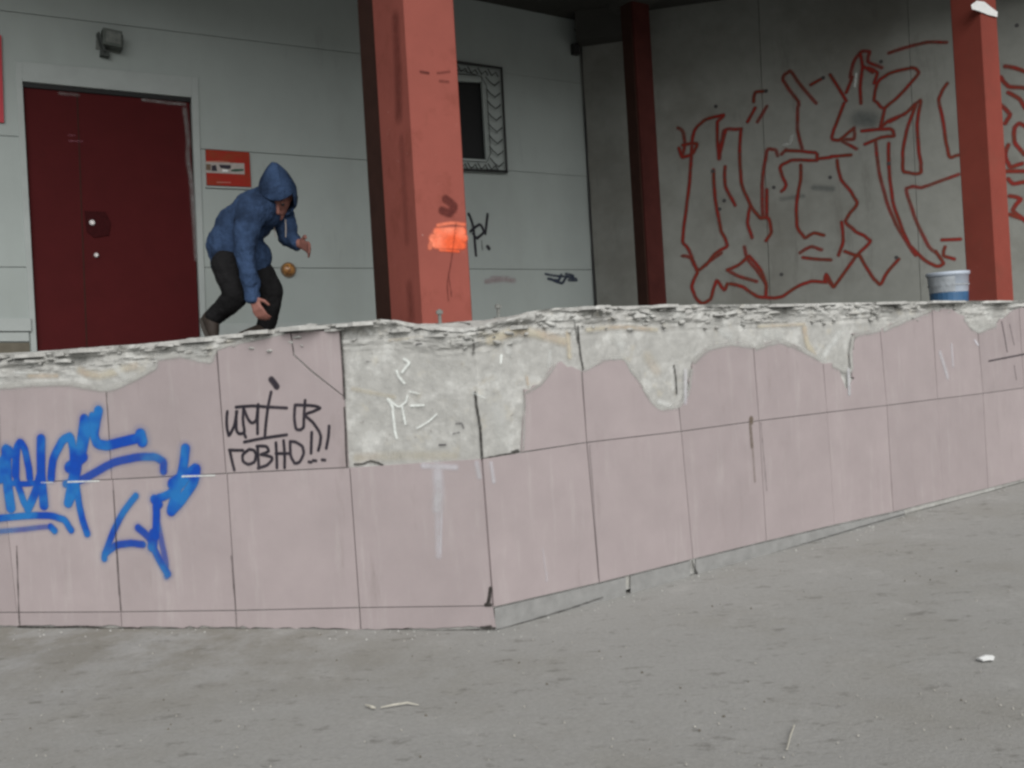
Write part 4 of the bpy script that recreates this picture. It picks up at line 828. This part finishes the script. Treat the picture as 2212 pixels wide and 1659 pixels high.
v_, f_ = lathe([(rp * .93, .155), (rp * .935, .167)], pc); obj('pail_rib', [v + Vector(((v - pc).x, (v - pc).y, 0)).normalized() * .007 for v in v_], f_, M['bucketg'], pail)
mb = MB(); mb.tube([pc + Vector((math.cos(t) * rp * 1.05, math.sin(t) * .03 - .06 * math.sin(t), hp - .02 - .0 + .03 * math.sin(t))) for t in np.linspace(math.pi, 2 * math.pi, 14)], .003, 5); mb.build('handle', M['zinc'], pail)
# ================================================================ PERSON
PD = 5.5
def J(x, y, dd=0.0): return at(x, y, PD + dd)
person = thing('person', Vector((J(520, 700).x, PD, PT)), 'person in a blue hooded top and black trousers, crouched forward with one arm hanging down', 'person')
def cloth(name, mb, mat, vox=.011, sm=4, **k):
    o = mb.build(name, mat, person, smooth=True, **k)
    r = o.modifiers.new('r', 'REMESH'); r.mode = 'VOXEL'; r.voxel_size = vox; r.use_smooth_shade = True
    s = o.modifiers.new('s', 'SMOOTH'); s.iterations = sm; s.factor = .5
    return o
headc = J(600, 425, 0)
fd = Vector((.12, -.66, -.74)).normalized()            # where the bowed face looks
sdv = fd.cross(Vector((0, 0, 1))).normalized()         # sideways
ud = sdv.cross(fd).normalized()
if ud.z < 0: ud = -ud
body = MB()
body.sphere(headc, (.078, .095, .115), 20, 14, ax=(sdv, fd, ud))
body.sphere(headc + fd * .03 - ud * .055, (.055, .065, .06), 14, 10, ax=(sdv, fd, ud))
body.capsule(headc + fd * .096 - ud * .0 + ud * .012, .010, headc + fd * .116 - ud * .028, .016)          # nose
body.capsule(headc + fd * .088 - sdv * .03 + ud * .028, .012, headc + fd * .088 + sdv * .03 + ud * .028, .012)   # brow
body.capsule(headc + fd * .093 - sdv * .018 - ud * .058, .008, headc + fd * .093 + sdv * .018 - ud * .058, .008)  # mouth
body.sphere(headc + fd * .075 - ud * .095, (.03, .028, .025), 10, 8)
for sg_ in (-1, 1): body.sphere(headc + sdv * sg_ * .078, (.012, .025, .032), 8, 8, ax=(sdv, fd, ud))
neck = J(577, 432, .02)
body.capsule(headc - fd * .02 - ud * .06, .055, neck, .062)
pelvis = J(507, 556, .03); chest = J(560, 460, .03); belly = J(520, 512, .03)
body.chain([(neck, .062), (chest, .085), (belly, .085), (pelvis, .09)])
shN = J(541, 452, -.15); elN = J(530, 545, -.22); wrN = J(545, 640, -.24)
shF = J(606, 458, .17); elF = J(622, 512, .12); wrF = J(646, 526, .02)
body.chain([(shN, .055), (elN, .042), (wrN, .029)]); body.chain([(shF, .055), (elF, .042), (wrF, .029)])
hipN = J(493, 572, -.08); knN = J(512, 640, -.12); anN = J(455, 696, -.02)      # trailing leg
hipF = J(545, 568, .10); knF = J(588, 630, .02); anF = J(571, 712, .05)           # leading leg
body.chain([(hipN, .07), (knN, .05), (anN, .038)]); body.chain([(hipF, .07), (knF, .05), (anF, .038)])
def hand(mb, w_, d, side, nrm, curl=.5, s=1.0):
    """palm with four fingers of different lengths, two bends each, and a thumb from the palm's side"""
    d = d.normalized(); side = side.normalized(); nrm = nrm.normalized()
    pc_ = w_ + d * .05 * s
    for k in (-1.2, -.4, .4, 1.2): mb.capsule(w_ + d * .01 * s + side * k * .010 * s, .014 * s, w_ + d * .088 * s + side * k * .018 * s, .0115 * s, 10)
    for k, L in ((-1.5, .060), (-.5, .074), (.5, .080), (1.5, .070)):
        p = w_ + d * .09 * s + side * k * .0185 * s
        d1 = (d + nrm * curl * .6).normalized(); d2 = (d * .7 + nrm * curl * 1.5).normalized(); d3 = (d * .2 + nrm * curl * 1.9).normalized()
        q1 = p + d1 * L * .5 * s; q2 = q1 + d2 * L * .33 * s; q3 = q2 + d3 * L * .26 * s
        mb.capsule(p, .0095 * s, q1, .0088 * s, 8); mb.capsule(q1, .0088 * s, q2, .008 * s, 8); mb.capsule(q2, .008 * s, q3, .007 * s, 8)
    p = w_ + d * .03 * s + side * .026 * s; q1 = p + (d * .6 + side * .75).normalized() * .042 * s; q2 = q1 + (d * .9 + side * .25 + nrm * curl).normalized() * .032 * s
    mb.capsule(p, .013 * s, q1, .011 * s, 8); mb.capsule(q1, .011 * s, q2, .009 * s, 8)
hand(body, wrN, J(566, 690, -.26) - wrN, Vector((.9, -.2, .3)), Vector((.3, .6, -.1)), .6, 1.0)
hand(body, wrF, J(668, 535, -.05) - wrF, Vector((.2, -.4, .9)), Vector((-.1, -.7, -.6)), 1.1, 1.05)
cloth('body', body, M['skin'], .006, 2, label='bowed face in the shadow of the hood, bare hands')
for sg_ in (-1, 1):
    mb = MB(); mb.sphere(headc + fd * .084 + sdv * sg_ * .03 + ud * .006, .012, 10, 8); mb.build('eye', M['eye'], person, smooth=True)
# hooded top
hd = MB()
hd.chain([(J(566, 440, .0), 0.086), (J(556, 456, 0.018), .140), (J(520, 492, 0.027), .150), (J(503, 530, 0.027), .155), (J(508, 556, 0.018), .148)])
hd.capsule(J(498, 548, -.02), .125, J(545, 552, 0.054), .115)
hd.capsule(J(500, 563, -.02), .124, J(548, 560, 0.045), .108)
hd.capsule(J(560, 455, -.08), .10, J(592, 462, 0.117), .095)
hd.chain([(shN + Vector((0, .02, .0)), 0.088), (J(533, 500, -.20), 0.075), (elN, 0.065), (J(537, 595, -.24), 0.056), (J(545, 640, -.24), 0.043)])
hd.chain([(shF, 0.079), (J(619, 490, 0.135), .072), (elF, 0.056), (J(640, 524, 0.036), .046)])
hd.chain([(J(585, 425, -.02), 0.090), (J(575, 440, 0), 0.095)])
for k in range(26):      # cloth folds
    x, y = random.uniform(462, 600), random.uniform(440, 560)
hoodie = cloth('hooded_top', hd, M['hoodie'], .010, 5)
tx = bpy.data.textures.new('fold', 'CLOUDS'); tx.noise_scale = .09
dm = hoodie.modifiers.new('d', 'DISPLACE'); dm.texture = tx; dm.strength = .035; dm.mid_level = .5
# hood as an open shell round the face
hb = MB(); hb.sphere((0, 0, 0), (1, 1, 1), 40, 30)
vs = []; keep = []
hc = headc - fd * .005 + ud * .022
for v in hb.v:
    x, y, z = v            # x side, y towards face, z up of head
    r = 1.0
    p = Vector((x * .118, y * .150, z * .150))
    if z > 0: p.z += .065 * z ** 2 * max(0, 1 - abs(y + .35)); p.x *= 1 - .32 * z ** 2; p.y *= 1 - .12 * z
    if z < -.3: p.x *= 1.08
    p += Vector((0, 0, 0)) + .006 * Vector((noise.noise(v * 3), noise.noise(v * 3 + Vector((9, 0, 0))), noise.noise(v * 3 + Vector((0, 9, 0)))))
    vs.append(hc + sdv * p.x + fd * p.y + ud * p.z); keep.append(not (y > .50 and z < .30 and abs(x) < .86) )
fs = [f for f in hb.f if all(keep[i] for i in f)]
hood = obj('hood', vs, fs, M['hoodie'], person, smooth=True, label='raised hood with an open front')
s_ = hood.modifiers.new('s', 'SOLIDIFY'); s_.thickness = .014; s_.offset = -1
ss_ = hood.modifiers.new('ss', 'SUBSURF'); ss_.levels = 1; ss_.render_levels = 1
for sg_ in (-1, 1):
    mb = MB(); p0 = headc + fd * .07 + sdv * sg_ * .035 - ud * .12; mb.tube([p0, p0 - Z * .05 + fd * .01, p0 - Z * .11 + Vector((.005 * sg_, 0, 0))], .0035, 6); mb.build('drawstring', M['signpale'], person)
# trousers
tr = MB()
tr.chain([(J(505, 562, .02), 0.119), (J(545, 566, .08), 0.092)]); tr.chain([(hipN, .102), (J(503, 605, -.11), 0.086), (knN, .073), (J(480, 668, -.06), 0.063), (J(459, 688, -.02), 0.055)])
tr.chain([(hipF, .094), (J(570, 600, .05), 0.081), (knF, .070), (J(584, 672, .03), 0.060), (J(574, 706, .04), 0.056)])
tro = cloth('trousers', tr, M['trouser'], .010, 4)
dm = tro.modifiers.new('d', 'DISPLACE'); dm.texture = tx; dm.strength = .022
# shoes: toe, instep, heel and sole
def shoe(heel, toe, up_, name='shoe'):
    f_ = (toe - heel); L = f_.length; f_.normalize(); sd_ = f_.cross(up_).normalized(); u_ = sd_.cross(f_).normalized()
    if u_.dot(up_) < 0: u_ = -u_
    mb = MB(); mb.chain([(heel + u_ * .035, .038), (heel + f_ * L * .35 + u_ * .045, .044), (heel + f_ * L * .7 + u_ * .025, .040), (heel + f_ * L * .95 + u_ * .016, .030)]); mb.capsule(heel + u_ * .05, .042, heel + u_ * .10 + f_ * .01, .045)
    o = cloth(name, mb, M['shoe'], .009, 3)
    so_ = MB(); pts = []
    for k in range(16):
        a = 2 * math.pi * k / 16; pts.append(heel + f_ * (L * .5 + math.cos(a) * (L * .5 + .03)) + sd_ * (math.sin(a) * (.040 + .008 * math.cos(a))))
    n = 16; so_.add([p + u_ * .012 for p in pts] + [p - u_ * .012 for p in pts], [tuple(range(n)), tuple(range(n, 2 * n))[::-1]] + [(i, n + i, n + (i + 1) % n, (i + 1) % n) for i in range(n)])
    so_.build('sole', M['sole'], o)
hN = J(440, 694, -.02); tN = Vector((J(462, 720, -.02).x, PD - .06, PT + .022))
shoe(hN, tN, Vector((.4, 0, .8)))
hF = Vector((J(575, 720).x, PD + .06, PT + .014)); tF = hF + Vector((-.13, -.17, 0))
shoe(hF, tF, Z)
# ================================================================ THINGS ON THE GROUND
def gpt(x, y):
    d = ray(x, y); t = (0.0 - H) / d.z; p = CAMP + d * t
    for _ in range(4): t = (gz(p.x, p.y) - H) / d.z; p = CAMP + d * t
    return p
p = gpt(2130, 1428)
mb = MB(); n = 9; pts = [p + Vector((math.cos(a) * .034 * random.uniform(.8, 1.2), math.sin(a) * .022 * random.uniform(.8, 1.2), .006 + .012 * random.random())) for a in np.linspace(0, 2 * math.pi, n, endpoint=False)]
mb.add(pts + [p + Z * .02] + [p + (q_ - p) * .9 - Z * .006 for q_ in pts], [(i, (i + 1) % n, n) for i in range(n)] + [(i, n + 1 + i, n + 1 + (i + 1) % n, (i + 1) % n) for i in range(n)])
tag(mb.build('paper_scrap', M['white']), 'small crumpled white scrap lying alone on the ground at the right', 'litter')
tw = MB(); a_, b_, c_, d_ = gpt(778, 1524), gpt(804, 1532), gpt(850, 1528), gpt(905, 1526)
tw.tube([gpt(790, 1526) + Z * .006, b_ + Z * .008, gpt(812, 1533) + Z * .006], [.003, .006, .002], 6); tw.tube([gpt(822, 1532) + Z * .006, c_ + Z * .009, gpt(880, 1524) + Z * .01, d_ + Z * .005], [.002, .004, .004, .002], 6)
tag(tw.build('twig', M['twig']), 'pale dry twig lying on the ground in front of the ledge', 'twig')
st = MB(); q_, q3 = gpt(1708, 1590), gpt(1690, 1655); st.tube([gpt(1716, 1568) + Z * .002, q_ + Z * .003, gpt(1700, 1620) + Z * .002], [.0025, .003, .0025], 5)
tag(st.build('straw', M['twig']), 'thin pale straw lying on the ground near the lower right', 'twig')
for i, (x, y, r) in enumerate([(1050, 1310, 0)]): pass
def peb(name, pos, r, mat):
    o = MB(); o.sphere((0, 0, 0), (r, r * .8, r * .5), 7, 5); v = [q * (1 + .3 * noise.noise(q / r * 1.5 + pos)) + pos + Z * r * .2 for q in o.v]; return v, o.f
def scatter(name, mat, n, x0, x1, y0, y1, r0, r1, dens, seed):
    R_ = random.Random(seed); V = []; Fc = []; k = 0
    while k < n:
        x, y = R_.uniform(x0, x1), R_.uniform(y0, y1)
        c = noise.noise(Vector((x * 1.1, y * 1.1, seed))) * .5 + .5
        if R_.random() > dens(x, y) * c: continue
        if (Vector((x, y, 0)) - C0).dot(nL) < .02 and (Vector((x, y, 0)) - C0).dot(nA) < .02: k += 0; continue
        if (Vector((x, y, 0)) - C0).dot(nL) < .02 or (Vector((x, y, 0)) - C0).dot(nA) < .02:
            if (Vector((x, y, 0)) - C0).dot(nL) < .02 and x < C0.x: continue
            if (Vector((x, y, 0)) - C0).dot(nA) < .02 and x >= C0.x: continue
        r = R_.uniform(r0, r1); pos = Vector((x, y, gz(x, y)))
        tv = [Vector((r * R_.uniform(.7, 1.2) * math.cos(a), r * R_.uniform(.7, 1.2) * math.sin(a), -.003)) for a in (0.3, 1.7, 2.9, 4.1, 5.4)] + [Vector((R_.uniform(-.3, .3) * r, R_.uniform(-.3, .3) * r, r * R_.uniform(.4, .8)))]
        b0 = len(V); V += [pos + q for q in tv]; Fc += [(b0 + i, b0 + (i + 1) % 5, b0 + 5) for i in range(5)]; k += 1
    o = obj(name, V, Fc, mat); return tag(o, {'gravel': 'fine pale grit scattered over the ground', 'dirt_crumbs': 'dark crumbs of dirt scattered over the ground', 'mortar_crumbs': 'pale mortar crumbs fallen along the foot of the ledge'}[name], name.replace('_', ' '), kind='stuff')
scatter('gravel', M['stone'], 900, -2.6, 4.2, 1.2, 6.2, .002, .0055, lambda x, y: 1.0 if y < 3 else .35, 3)
scatter('dirt_crumbs', mk('brown_dirt', (.12, .11, .09), .95, .1), 160, -2.6, 3.6, 1.4, 5.5, .002, .006, lambda x, y: .8, 5)
def nearwall(x, y):
    p_ = Vector((x, y, 0)) - C0; d = p_.dot(nL) if x < C0.x else p_.dot(nA)
    return max(0, 1 - d / .22) ** 2
scatter('mortar_crumbs', M['mortar'], 170, -2.6, 4.2, 3.6, 6.9, .003, .007, nearwall, 9)
# whitish scuffs and dirt on the ground right in front of the left part
